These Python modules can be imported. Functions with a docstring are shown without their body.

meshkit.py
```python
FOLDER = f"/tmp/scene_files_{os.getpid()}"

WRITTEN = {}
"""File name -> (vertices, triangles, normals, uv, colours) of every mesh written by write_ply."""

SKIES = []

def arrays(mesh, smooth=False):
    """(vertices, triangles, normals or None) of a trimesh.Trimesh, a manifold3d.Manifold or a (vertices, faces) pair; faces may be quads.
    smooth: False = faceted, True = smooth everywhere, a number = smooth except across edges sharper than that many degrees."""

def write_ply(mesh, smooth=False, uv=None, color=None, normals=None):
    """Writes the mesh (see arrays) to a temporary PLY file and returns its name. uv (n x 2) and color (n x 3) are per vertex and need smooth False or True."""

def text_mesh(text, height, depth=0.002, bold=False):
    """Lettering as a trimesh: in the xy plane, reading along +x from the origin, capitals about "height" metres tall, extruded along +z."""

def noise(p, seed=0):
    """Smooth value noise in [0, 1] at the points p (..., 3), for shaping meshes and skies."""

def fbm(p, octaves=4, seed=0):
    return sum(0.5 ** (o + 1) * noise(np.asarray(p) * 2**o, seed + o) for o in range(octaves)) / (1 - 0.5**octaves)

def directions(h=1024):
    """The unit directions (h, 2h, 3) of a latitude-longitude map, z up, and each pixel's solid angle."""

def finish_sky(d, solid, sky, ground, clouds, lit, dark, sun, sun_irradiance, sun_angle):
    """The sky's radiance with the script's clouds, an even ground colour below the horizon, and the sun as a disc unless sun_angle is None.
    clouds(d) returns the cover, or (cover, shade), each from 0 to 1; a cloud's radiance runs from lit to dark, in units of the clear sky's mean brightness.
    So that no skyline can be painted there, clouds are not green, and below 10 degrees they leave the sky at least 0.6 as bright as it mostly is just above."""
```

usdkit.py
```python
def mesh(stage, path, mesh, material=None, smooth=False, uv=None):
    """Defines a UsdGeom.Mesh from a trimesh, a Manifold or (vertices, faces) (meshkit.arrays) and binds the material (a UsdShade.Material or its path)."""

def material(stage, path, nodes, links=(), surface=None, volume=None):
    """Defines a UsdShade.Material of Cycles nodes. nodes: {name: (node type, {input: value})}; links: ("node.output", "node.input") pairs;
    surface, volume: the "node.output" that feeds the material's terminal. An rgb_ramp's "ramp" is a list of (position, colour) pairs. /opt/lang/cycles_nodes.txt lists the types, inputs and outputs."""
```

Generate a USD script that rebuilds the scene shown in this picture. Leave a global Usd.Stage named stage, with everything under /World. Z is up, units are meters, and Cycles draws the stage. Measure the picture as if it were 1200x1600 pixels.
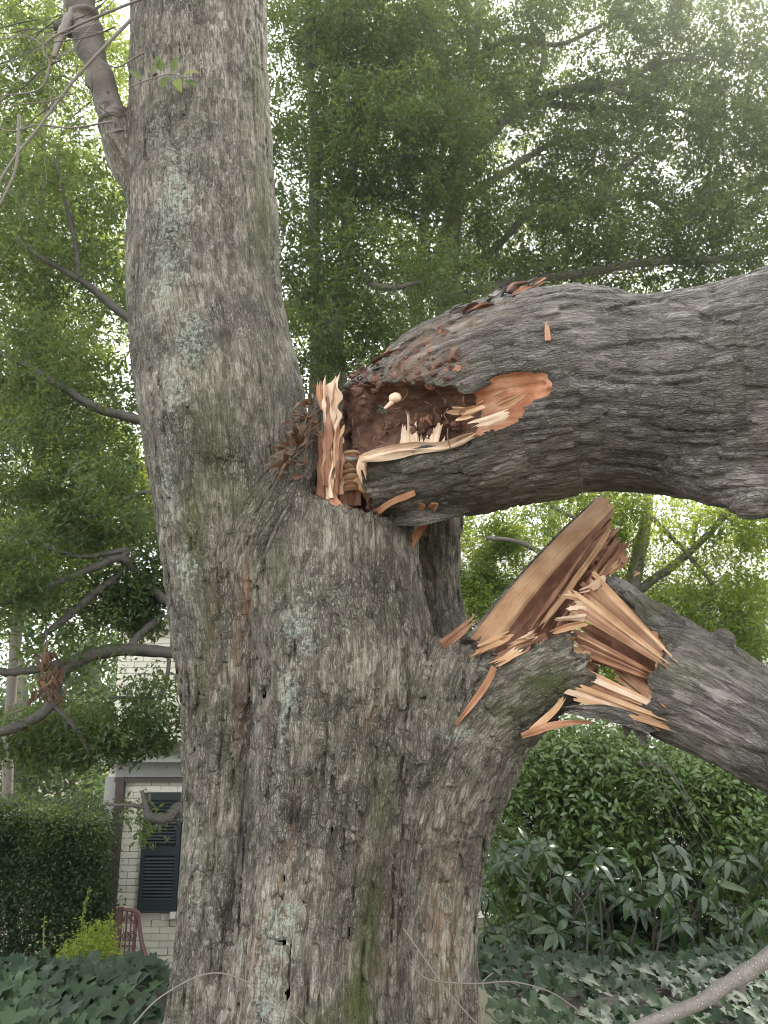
import math, random
from concurrent.futures import ThreadPoolExecutor
import numpy as np, trimesh
from scipy.ndimage import map_coordinates
from scipy.spatial import cKDTree
from pxr import Usd, UsdGeom, UsdLux, UsdShade, Sdf, Gf, Vt
import usdkit, meshkit

stage = Usd.Stage.CreateInMemory()
UsdGeom.SetStageUpAxis(stage, 'Z'); UsdGeom.SetStageMetersPerUnit(stage, 1.0)
UsdGeom.Xform.Define(stage, '/World'); UsdGeom.Scope.Define(stage, '/World/Looks')
T = Sdf.ValueTypeNames
random.seed(7); RNG = np.random.default_rng(7)

# ------------------------------------------------------------------ camera, sky, sun, exposure
DRAFT = False
EXPOSURE = 2.7
CAM = np.array([0.0, 0.0, 1.7]); PITCH = math.radians(14.0); FPX = 1203.0
FWD = np.array([0, math.cos(PITCH), math.sin(PITCH)]); UP = np.array([0, -math.sin(PITCH), math.cos(PITCH)])
cam = UsdGeom.Camera.Define(stage, '/World/camera')
cam.CreateFocalLengthAttr(26.0); cam.CreateHorizontalApertureAttr(26.0 * 1200 / FPX); cam.CreateVerticalApertureAttr(26.0 * 1600 / FPX)
cam.CreateClippingRangeAttr(Gf.Vec2f(0.05, 5000)); cam.CreateExposureAttr(EXPOSURE)
cam.AddTranslateOp().Set(Gf.Vec3d(*map(float, CAM))); cam.AddRotateXOp().Set(90 + math.degrees(PITCH))
SUN_AZ, SUN_EL = math.radians(36), math.radians(49)          # azimuth from +y towards +x: behind the trees, to the right
SUN_INTENSITY, SUN_ANGLE, SKY_STRENGTH = 0.4, 10.0, 0.13
sky_mat = usdkit.material(stage, '/World/Looks/sky_air', {
    'sky': ('sky_texture', {'sky_type': 'single_scattering', 'sun_disc': False, 'sun_elevation': SUN_EL, 'sun_rotation': SUN_AZ, 'air_density': 1.0, 'aerosol_density': 3.0}),
    'tc': ('texture_coordinate', {}),
    'n': ('noise_texture', {'scale': 2.2, 'detail': 5, 'roughness': 0.55}),
    'r': ('map_range', {'from_min': 0.25, 'from_max': 0.6, 'to_min': 0.8, 'to_max': 1.0, 'clamp': True}),
    'mx': ('mix_color', {'b': (3.0, 3.1, 3.15), 'use_clamp': False}),
    'bg': ('background_shader', {'strength': SKY_STRENGTH})},
    [('tc.generated', 'n.vector'), ('n.fac', 'r.value'), ('r.result', 'mx.fac'), ('sky.color', 'mx.a'), ('mx.result', 'bg.color')], surface='bg.background')
dome = UsdLux.DomeLight.Define(stage, '/World/sky'); dome.CreateIntensityAttr(1.0)
UsdShade.MaterialBindingAPI.Apply(dome.GetPrim()).Bind(sky_mat)
dome.GetPrim().SetCustomDataByKey('kind', 'structure')
sun = UsdLux.DistantLight.Define(stage, '/World/sun')
sun.CreateIntensityAttr(SUN_INTENSITY); sun.CreateAngleAttr(SUN_ANGLE); sun.CreateNormalizeAttr(True); sun.CreateColorAttr(Gf.Vec3f(1.0, 0.95, 0.86))
sun.AddRotateZOp().Set(-math.degrees(SUN_AZ)); sun.AddRotateXOp().Set(-(90 - math.degrees(SUN_EL)))

# ------------------------------------------------------------------ helpers
def P(px, py, Y):
    """The world point at depth Y (metres along +y) on the line of sight through a point of the 1200 x 1600 photograph."""
    d = FWD + (px - 600) / FPX * np.array([1.0, 0, 0]) + (800 - py) / FPX * UP
    return CAM + d * (Y / d[1])
def R(rpx, py, Y):
    return rpx / FPX * Y / (FWD + (800 - py) / FPX * UP)[1]
def project(v):
    d = np.asarray(v) - CAM; w = d @ FWD
    return np.stack([600 + FPX * d[..., 0] / w, 800 - FPX * (d @ UP) / w], -1)
_counts = {}
def numbered(path):
    n = _counts.get(path, 0); _counts[path] = n + 1
    return path if n == 0 else f'{path}_{n:03d}'
def tag(p, label=None, cat=None, group=None, kind=None):
    p = p.GetPrim() if hasattr(p, 'GetPrim') else p
    for k, v in (('label', label), ('category', cat), ('group', group), ('kind', kind)):
        if v: p.SetCustomDataByKey(k, v)
    return p
def thing(name, label, cat, loc=(0, 0, 0), group=None):
    x = UsdGeom.Xform.Define(stage, numbered('/World/' + name))
    x.AddTranslateOp().Set(Gf.Vec3d(*map(float, loc)))
    p = tag(x, label, cat, group); _loc[str(p.GetPath())] = np.asarray(loc, float)
    return p
_loc = {}
def origin(parent):
    s = str(parent.GetPath())
    while s not in _loc and s.count('/') > 2: s = s.rsplit('/', 1)[0]
    return _loc.get(s, np.zeros(3))
def part(name, mesh, mat, parent=None, smooth=False, prim=None, label=None, kind=None):
    """One Mesh prim. mesh is in world coordinates; prim: {name: array} of vertex primvars (needs smooth False or True)."""
    base = '/World' if parent is None else str(parent.GetPath())
    path = numbered(base + '/' + name)
    v, f, n = meshkit.arrays(mesh, smooth)
    if parent is not None: v = v - origin(parent)
    m = UsdGeom.Mesh.Define(stage, path)
    m.CreatePointsAttr(Vt.Vec3fArray.FromNumpy(np.ascontiguousarray(v, np.float32)))
    m.CreateFaceVertexCountsAttr(Vt.IntArray.FromNumpy(np.full(len(f), 3, np.int32)))
    m.CreateFaceVertexIndicesAttr(Vt.IntArray.FromNumpy(np.ascontiguousarray(f, np.int32).ravel()))
    m.CreateSubdivisionSchemeAttr('none')
    if n is not None:
        m.CreateNormalsAttr(Vt.Vec3fArray.FromNumpy(np.ascontiguousarray(n, np.float32))); m.SetNormalsInterpolation('vertex')
    for k, a in (prim or {}).items():
        a = np.asarray(a, np.float32)
        pv = UsdGeom.PrimvarsAPI(m)
        if a.ndim == 1: pv.CreatePrimvar(k, T.FloatArray, 'vertex').Set(Vt.FloatArray.FromNumpy(np.ascontiguousarray(a)))
        else: pv.CreatePrimvar(k, T.Float3Array, 'vertex').Set(Vt.Vec3fArray.FromNumpy(np.ascontiguousarray(a)))
    UsdShade.MaterialBindingAPI.Apply(m.GetPrim()).Bind(mat)
    if label or kind: tag(m, label, kind=kind)
    return m.GetPrim()

_tab = np.random.default_rng(3).random((64, 64, 64)).astype(np.float32)
def noise(p, seed=0):
    """Smooth value noise in [0, 1]."""
    p = np.asarray(p, np.float32) + np.float32(seed * 7.31)
    i = np.floor(p); t = p - i; t = t * t * (3 - 2 * t)
    return map_coordinates(_tab, (i + t).reshape(-1, 3).T, order=1, mode='grid-wrap').reshape(p.shape[:-1])
def fbm(p, o=4, seed=0):
    p = np.asarray(p, np.float32)
    return sum(0.5 ** (k + 1) * noise(p * 2 ** k, seed + k * 1.7) for k in range(o)) / (1 - 0.5 ** o)
def sstep(a, b, x):
    t = np.clip((x - a) / (b - a), 0, 1); return t * t * (3 - 2 * t)
def unit(v): v = np.asarray(v, float); return v / np.maximum(np.linalg.norm(v, axis=-1, keepdims=True), 1e-12)
def spline(pts, n):
    """Catmull-Rom through the rows of pts (any width), n samples."""
    p = np.asarray(pts, float)
    if len(p) == 2: return p[0] + (p[1] - p[0]) * np.linspace(0, 1, n)[:, None]
    q = np.vstack([2 * p[0] - p[1], p, 2 * p[-1] - p[-2]])
    s = np.linspace(0, len(p) - 1 - 1e-9, n); k = s.astype(int); t = (s - k)[:, None]
    a, b, c, d = q[k], q[k + 1], q[k + 2], q[k + 3]
    return 0.5 * (2 * b + (c - a) * t + (2 * a - 5 * b + 4 * c - d) * t ** 2 + (3 * b - a - 3 * c + d) * t ** 3)

class Chain:
    """A limb: a tapering round body along a spline of (px, py, radius px, depth); d() and grain() take world points."""
    def __init__(self, rows, n=None, seed=0, raw=False):
        rows = np.asarray(rows, float)
        if raw: q = rows
        else: q = np.array([[*P(x, y, Y), R(r, y, Y)] for x, y, r, Y in rows])
        q = spline(q, n or 3 * len(rows)); self.c, self.r = q[:, :3].astype(np.float32), q[:, 3].astype(np.float32)
        t = unit(np.gradient(self.c, axis=0)); u = np.zeros_like(t); x = np.array([1.0, 0.02, 0.03]) if abs(t[0, 0]) < 0.8 else np.array([0, 1.0, 0.05])
        for i in range(len(t)):
            x = unit(x - t[i] * (x @ t[i])); u[i] = x
        self.t, self.u, self.v = t.astype(np.float32), u.astype(np.float32), np.cross(t, u).astype(np.float32)
        self.s = np.concatenate([[0], np.cumsum(np.linalg.norm(np.diff(self.c, axis=0), axis=1))]).astype(np.float32)
        self.seed = seed
    def near(self, p):
        best, bi, bt = np.full(len(p), 1e3, np.float32), np.zeros(len(p), np.int32), np.zeros(len(p), np.float32)
        if not len(p): return best, bi, bt
        lo, hi = p.min(0), p.max(0); m = (lo + hi) / 2; half = float(np.linalg.norm(hi - lo)) / 2
        a, ab = self.c[:-1], np.diff(self.c, axis=0)
        t = np.clip(((m - a) * ab).sum(1) / (ab * ab).sum(1), 0, 1); dm = np.linalg.norm(m - a - t[:, None] * ab, axis=1)
        lb, ub = dm - np.maximum(self.r[:-1], self.r[1:]) - half, dm - np.minimum(self.r[:-1], self.r[1:]) + half
        if lb.min() > 0.4: best[:] = lb.min(); return best, bi, bt
        for i in np.nonzero(lb <= ub.min())[0]:
            a, ab = self.c[i], self.c[i + 1] - self.c[i]; e = p - a
            t = np.clip((e @ ab) / np.float32(ab @ ab), 0, 1)
            e -= t[:, None] * ab
            d = np.sqrt(e[:, 0] ** 2 + e[:, 1] ** 2 + e[:, 2] ** 2) - (self.r[i] + t * (self.r[i + 1] - self.r[i]))
            m = d < best
            np.copyto(best, d, where=m); np.copyto(bi, i, where=m); np.copyto(bt, t, where=m)
        return best, bi, bt
    def d(self, p): return self.near(p)[0]
    def grain(self, p, near=None):
        _, i, t = near or self.near(p)
        L = lambda a: a[i] + t[:, None] * (a[i + 1] - a[i])
        e = p - L(self.c)
        return np.stack([np.einsum('ij,ij->i', e, L(self.u)), np.einsum('ij,ij->i', e, L(self.v)), self.s[i] + t * (self.s[i + 1] - self.s[i]) + np.einsum('ij,ij->i', e, L(self.t))], 1).astype(np.float32) + np.float32(self.seed * 3.7)
def smin(a, b, k):
    h = np.maximum(k - np.abs(a - b), 0) / k
    return np.minimum(a, b) - h * h * k * 0.25
def nearest0(*ds):
    d = np.stack(np.broadcast_arrays(*ds)); return np.take_along_axis(d, np.argmin(np.abs(d), 0)[None], 0)[0]
def smax(a, b, k): return -smin(-a, -b, k)

def surface(sdf, lo, hi, h, band=0.03, block=8):
    """Surface nets of sdf(p) = 0 at spacing h in the box; only blocks near the surface are sampled finely."""
    lo, hi = np.asarray(lo, float), np.asarray(hi, float)
    nb = np.ceil((hi - lo) / (h * block)).astype(int); N = nb * block + 1
    g = np.stack(np.meshgrid(*[np.arange(k) for k in nb], indexing='ij'), -1).reshape(-1, 3)
    key = np.zeros(len(g), np.int64)                                   # Morton order: neighbours are sampled together
    for b in range(10):
        for a in range(3): key |= ((g[:, a] >> b) & 1) << (3 * b + a)
    g = g[np.argsort(key)]
    with ThreadPoolExecutor(4) as ex: dc = np.concatenate(list(ex.map(lambda k: sdf((lo + (g[k:k + 4096] + 0.5) * block * h).astype(np.float32), True), range(0, len(g), 4096))))
    act = g[np.abs(dc) < block * h * 0.9 + band]
    off = np.stack(np.meshgrid(*[np.arange(block + 1)] * 3, indexing='ij'), -1).reshape(-1, 3)
    V, Q = {}, []
    vid, vpos, quads = [], [], []
    NY, NZ = int(N[1]) + 8, int(N[2]) + 8
    def gid(c): return ((c[..., 0] + 2) * NY + c[..., 1] + 2) * NZ + c[..., 2] + 2
    corner = np.array([[x, y, z] for x in (0, 1) for y in (0, 1) for z in (0, 1)])
    edges = [(a, b) for a in range(8) for b in range(a + 1, 8) if np.abs(corner[a] - corner[b]).sum() == 1]
    chunk = 200
    def run(k):
        vid, vpos, quads = [], [], []
        a = act[k:k + chunk] * block
        p = (lo + (a[:, None] + off[None]) * h).astype(np.float32)
        d = sdf(p.reshape(-1, 3), False).reshape(len(a), *[block + 1] * 3)
        s = d < 0
        mix = np.zeros((len(a),) + (block,) * 3, np.int8)
        for c in corner: mix += s[:, c[0]:c[0] + block, c[1]:c[1] + block, c[2]:c[2] + block]
        bi, x, y, z = np.nonzero((mix > 0) & (mix < 8))
        cd = np.stack([d[bi, x + c[0], y + c[1], z + c[2]] for c in corner], 1)
        num, acc = np.zeros(len(bi)), np.zeros((len(bi), 3))
        for e0, e1 in edges:
            m = (cd[:, e0] < 0) != (cd[:, e1] < 0)
            t = np.where(m, cd[:, e0] / np.where(m, cd[:, e0] - cd[:, e1], 1), 0)
            acc += np.where(m[:, None], corner[e0] + t[:, None] * (corner[e1] - corner[e0]), 0); num += m
        cell = a[bi] + np.stack([x, y, z], 1)
        vid.append(gid(cell)); vpos.append(lo + (cell + acc / num[:, None]) * h)
        for ax in range(3):
            b, c = (ax + 1) % 3, (ax + 2) % 3
            sl0 = [slice(None)] + [slice(0, block)] * 3; sl1 = list(sl0); sl1[1 + ax] = slice(1, block + 1)
            s0, s1 = s[tuple(sl0)], s[tuple(sl1)]
            bi, x, y, z = np.nonzero(s0 != s1)
            n0 = a[bi] + np.stack([x, y, z], 1); flip = s0[bi, x, y, z]
            eb, ec = np.eye(3, dtype=int)[b], np.eye(3, dtype=int)[c]
            q = np.stack([gid(n0 - eb - ec), gid(n0 - ec), gid(n0), gid(n0 - eb)], 1)
            q[~flip] = q[~flip][:, ::-1]
            quads.append(q)
        return vid[0], vpos[0], np.vstack(quads)
    with ThreadPoolExecutor(4) as ex: vid, vpos, quads = zip(*ex.map(run, range(0, len(act), chunk)))
    vid, vpos, quads = np.concatenate(vid), np.vstack(vpos), np.vstack(quads)
    ids, first = np.unique(vid, return_index=True); v = vpos[first]
    at = np.searchsorted(ids, quads); at = np.clip(at, 0, len(ids) - 1)
    ok = (ids[at] == quads).all(1); at = at[ok]
    f = np.vstack([at[:, [0, 1, 2]], at[:, [0, 2, 3]]])
    return v, f

def submesh(v, f, keep, *arrs):
    f = f[keep]; used, inv = np.unique(f, return_inverse=True)
    return v[used], inv.reshape(-1, 3), [a[used] for a in arrs]
def vnormals(v, f):
    n = np.zeros_like(v); fn = np.cross(v[f[:, 1]] - v[f[:, 0]], v[f[:, 2]] - v[f[:, 0]])
    for k in range(3):
        for c in range(3): n[:, c] += np.bincount(f[:, k], fn[:, c], len(v))
    return unit(n)

def tube(pts, radii, sides=8, rough=0.0, seed=0, n=None, cap=True):
    """A tapering tube along a spline through world points."""
    q = spline(np.hstack([np.asarray(pts, float), np.asarray(radii, float)[:, None]]), n or max(4, 4 * len(pts)))
    c, r = q[:, :3], np.maximum(q[:, 3], 1e-4)
    t = unit(np.gradient(c, axis=0)); x = np.array([0.13, 0.98, 0.2]) if abs(t[0, 1]) < 0.8 else np.array([1.0, 0.1, 0.2])
    rings = []
    th = np.linspace(0, 2 * np.pi, sides, endpoint=False)
    for i in range(len(c)):
        x = unit(x - t[i] * (x @ t[i])); y = np.cross(t[i], x)
        rings.append(c[i] + r[i] * (np.cos(th)[:, None] * x + np.sin(th)[:, None] * y))
    v = np.vstack(rings); k = len(c)
    if rough: v = v + (noise(v / (np.repeat(r, sides)[:, None] * 1.3 + 1e-6), seed) - 0.5)[:, None] * rough * unit(v - np.repeat(c, sides, 0)) * np.repeat(r, sides)[:, None] * 2
    i = np.arange(k - 1)[:, None] * sides; j = np.arange(sides)[None]; jn = (j + 1) % sides
    quad = np.stack([i + j, i + jn, i + sides + jn, i + sides + j], -1).reshape(-1, 4)
    f = np.vstack([quad[:, [0, 1, 2]], quad[:, [0, 2, 3]]])
    if cap:
        v = np.vstack([v, c[0], c[-1]]); jj = np.arange(sides); jk = (jj + 1) % sides
        f = np.vstack([f, np.stack([jk, jj, np.full(sides, k * sides)], 1), np.stack([(k - 1) * sides + jj, (k - 1) * sides + jk, np.full(sides, k * sides + 1)], 1)])
    return v, f
def join(ms):
    v, f, n = [], [], 0
    for a, b in ms: v.append(a); f.append(np.asarray(b) + n); n += len(a)
    return np.vstack(v), np.vstack(f)
def box(lo, hi, chamfer=0):
    m = trimesh.creation.box(bounds=[lo, hi]); return np.array(m.vertices), np.array(m.faces)

# ------------------------------------------------------------------ materials
def M(name, nodes, links, surface): return usdkit.material(stage, '/World/Looks/' + name, nodes, links, surface=surface)
def plain(name, col, rough=0.6, var=0.25, scale=8, bump=0.0, bscale=60, metallic=0.0, spec=0.5):
    """A colour with soft tonal variation, a change from object to object and fine relief."""
    c = np.array(col)
    return M(name, {
        'tc': ('geometry', {}), 'n': ('noise_texture', {'scale': scale, 'detail': 5, 'roughness': 0.6}),
        'oi': ('object_info', {}), 'ad': ('math', {'math_type': 'multiply_add', 'value2': 0.5, 'value3': 0.25}), 'ad2': ('math', {'math_type': 'multiply_add', 'value2': 0.5}),
        'rp': ('rgb_ramp', {'ramp': [(0.2, tuple(c * (1 - var))), (0.8, tuple(np.minimum(c * (1 + var), 0.95)))]}),
        'nb': ('noise_texture', {'scale': bscale, 'detail': 4}), 'bp': ('bump', {'strength': bump, 'distance': 0.01}),
        'p': ('principled_bsdf', {'roughness': rough, 'metallic': metallic, 'specular_ior_level': spec})},
        [('tc.position', 'n.vector'), ('tc.position', 'nb.vector'), ('oi.random', 'ad.value1'), ('n.fac', 'ad2.value1'), ('ad.value', 'ad2.value3'), ('ad2.value', 'rp.fac'), ('rp.color', 'p.base_color'),
         ('nb.fac', 'bp.height'), ('bp.normal', 'p.normal')], 'p.BSDF')
def bark_mat(name, dark, mid, light, cell=(30, 30, 10), streak=(55, 55, 7), bump=1.0, lichen_all=0.625, crack_w=0.07, dist=0.018, crack=0.78):
    nodes = {
        'g': ('attribute', {'attribute': 'grain'}), 'geo': ('geometry', {}),
        'mo': ('attribute', {'attribute': 'moss'}), 'li': ('attribute', {'attribute': 'lichen'}), 'ru': ('attribute', {'attribute': 'rust'}), 'so': ('attribute', {'attribute': 'soot'}),
        'dn': ('noise_texture', {'scale': 9, 'detail': 3}), 'dm': ('vector_math', {'math_type': 'multiply_add', 'vector2': (0.014, 0.014, 0.03)}),
        'm1': ('mapping', {'scale': cell}), 'vo': ('voronoi_texture', {'feature': 'distance_to_edge', 'scale': 1.0}),
        'm1b': ('mapping', {'scale': tuple(np.array(cell) * 2.3)}), 'vob': ('voronoi_texture', {'feature': 'distance_to_edge', 'scale': 1.0}),
        'vc': ('voronoi_texture', {'feature': 'f1', 'scale': 1.0}), 'vs': ('separate_color', {}),
        'cr': ('map_range', {'from_min': 0.0, 'from_max': crack_w, 'to_min': 0.0, 'to_max': 1.0, 'clamp': True}),
        'crb': ('map_range', {'from_min': 0.0, 'from_max': crack_w * 1.5, 'to_min': 0.35, 'to_max': 1.0, 'clamp': True}),
        'cc': ('math', {'math_type': 'multiply'}),
        'm2': ('mapping', {'scale': streak}), 'm3': ('mapping', {'scale': (34, 34, 3.2)}), 'nv': ('noise_texture', {'scale': 1.0, 'detail': 3, 'roughness': 0.6}), 'nv1': ('math', {'math_type': 'subtract', 'value2': 0.5}), 'nv2': ('math', {'math_type': 'absolute'}), 'nv3': ('map_range', {'from_min': 0.0, 'from_max': 0.045, 'to_min': 0.0, 'to_max': 1.0, 'clamp': True}), 'cy': ('math', {'math_type': 'multiply'}), 'nv4': ('math', {'math_type': 'multiply_add', 'value2': 0.6, 'value3': 0.4}), 'ns': ('noise_texture', {'scale': 1.0, 'detail': 6, 'roughness': 0.72}),
        'nf': ('noise_texture', {'scale': 140, 'detail': 4, 'roughness': 0.7}),
        'nl': ('noise_texture', {'scale': 2.3, 'detail': 4, 'roughness': 0.6}),
        'mixn': ('math', {'math_type': 'multiply_add', 'value2': 0.8}), 'mixn2': ('math', {'math_type': 'multiply', 'value2': 0.2}),
        'nfm': ('math', {'math_type': 'multiply_add', 'value2': 0.34, 'value3': -0.17}), 'nfa': ('math', {'math_type': 'add'}), 'rp': ('rgb_ramp', {'ramp': [(0.33, dark), (0.5, mid), (0.66, light)]}),
        'mc': ('mix_color', {'a': tuple(np.array(dark) * 0.5)}), 'cm': ('math', {'math_type': 'multiply_add', 'value2': crack, 'value3': 1 - crack}), 'cn': ('map_range', {'from_min': 0.38, 'from_max': 0.6, 'to_min': 0.0, 'to_max': 1.0, 'clamp': True}), 'cx': ('math', {'math_type': 'maximum'}),
        'tone': ('hsv', {}), 'tv': ('map_range', {'from_min': 0.3, 'from_max': 0.7, 'to_min': 0.86, 'to_max': 1.15}),
        'rufac': ('math', {'math_type': 'multiply'}), 'rur': ('map_range', {'from_min': 0.4, 'from_max': 0.6, 'clamp': True}), 'rum': ('mix_color', {'b': (0.27, 0.145, 0.085)}),
        'sof': ('math', {'math_type': 'multiply', 'value2': 0.85}), 'som': ('mix_color', {'b': (0.018, 0.016, 0.015)}),
        'mn': ('noise_texture', {'scale': 22, 'detail': 5, 'roughness': 0.7}), 'mor': ('math', {'math_type': 'multiply_add', 'value2': 2.6, 'value3': -1.1}), 'mos': ('math', {'math_type': 'add', 'use_clamp': True}), 'mof': ('math', {'math_type': 'multiply'}), 'mow': ('map_range', {'from_min': 0.48, 'from_max': 0.66, 'to_max': 0.36, 'clamp': True}), 'mox': ('math', {'math_type': 'maximum'}), 'nw': ('noise_texture', {'scale': 5.5, 'detail': 5, 'roughness': 0.65}),
        'mocol': ('rgb_ramp', {'ramp': [(0.3, (0.035, 0.045, 0.013)), (0.7, (0.11, 0.125, 0.035))]}), 'mom': ('mix_color', {}),
        'ln': ('noise_texture', {'scale': 40, 'detail': 6, 'roughness': 0.75}), 'lr': ('map_range', {'from_min': lichen_all, 'from_max': lichen_all + 0.09, 'clamp': True}),
        'lb': ('math', {'math_type': 'multiply_add', 'value2': 0.19}),
        'lcol': ('rgb_ramp', {'ramp': [(0.35, (0.24, 0.265, 0.205)), (0.65, (0.43, 0.45, 0.385))]}), 'lim': ('mix_color', {}),
        'h1': ('math', {'math_type': 'multiply_add', 'value2': 0.9}), 'ch': ('math', {'math_type': 'multiply', 'value2': 1.0}), 'h2': ('math', {'math_type': 'multiply_add', 'value2': 0.25}),
        'bp': ('bump', {'strength': bump, 'distance': dist}),
        'p': ('principled_bsdf', {'roughness': 0.85, 'specular_ior_level': 0.25})}
    L = [('geo.position', 'dn.vector'), ('dn.color', 'dm.vector1'), ('g.vector', 'dm.vector3'), ('dm.vector', 'm1.vector'), ('m1.vector', 'vo.vector'), ('m1.vector', 'vc.vector'), ('vc.color', 'vs.color'),
         ('dm.vector', 'm1b.vector'), ('m1b.vector', 'vob.vector'), ('vo.distance', 'cr.value'), ('vob.distance', 'crb.value'), ('cr.result', 'cc.value1'), ('crb.result', 'cc.value2'),
         ('dm.vector', 'm2.vector'), ('m2.vector', 'ns.vector'), ('geo.position', 'nf.vector'), ('geo.position', 'nl.vector'), ('geo.position', 'mn.vector'), ('geo.position', 'ln.vector'),
         ('vs.r', 'mixn2.value1'), ('ns.fac', 'mixn.value1'), ('mixn2.value', 'mixn.value3'), ('nf.fac', 'nfm.value1'), ('mixn.value', 'nfa.value1'), ('nfm.value', 'nfa.value2'), ('nfa.value', 'rp.fac'),
         ('nl.fac', 'cn.value'), ('cn.result', 'cx.value1'), ('cc.value', 'cx.value2'), ('dm.vector', 'm3.vector'), ('m3.vector', 'nv.vector'), ('nv.fac', 'nv1.value1'), ('nv1.value', 'nv2.value1'), ('nv2.value', 'nv3.value'), ('nv3.result', 'nv4.value1'), ('nv4.value', 'cy.value1'), ('cx.value', 'cy.value2'), ('cy.value', 'cm.value1'), ('cm.value', 'mc.fac'), ('rp.color', 'mc.b'), ('mc.result', 'tone.color'), ('nl.fac', 'tv.value'), ('tv.result', 'tone.value'),
         ('mn.fac', 'rur.value'), ('rur.result', 'rufac.value1'), ('ru.fac', 'rufac.value2'), ('rufac.value', 'rum.fac'), ('tone.color', 'rum.a'),
         ('so.fac', 'sof.value1'), ('sof.value', 'som.fac'), ('rum.result', 'som.a'),
         ('mn.fac', 'mor.value1'), ('mor.value', 'mos.value1'), ('geo.position', 'nw.vector'), ('nw.fac', 'mow.value'), ('mow.result', 'mox.value1'), ('mo.fac', 'mox.value2'), ('mox.value', 'mos.value2'), ('mos.value', 'mof.value1'), ('mox.value', 'mof.value2'), ('nf.fac', 'mocol.fac'), ('mocol.color', 'mom.b'), ('mof.value', 'mom.fac'), ('som.result', 'mom.a'),
         ('li.fac', 'lb.value1'), ('ln.fac', 'lb.value3'), ('lb.value', 'lr.value'), ('lr.result', 'lim.fac'), ('nf.fac', 'lcol.fac'), ('lcol.color', 'lim.b'), ('mom.result', 'lim.a'), ('lim.result', 'p.base_color'),
         ('ns.fac', 'h1.value1'), ('ch.value', 'h1.value3'), ('cy.value', 'ch.value1'), ('nf.fac', 'h2.value1'), ('h1.value', 'h2.value3'), ('h2.value', 'bp.height'), ('bp.normal', 'p.normal')]
    return M(name, nodes, L, 'p.BSDF')
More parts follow.
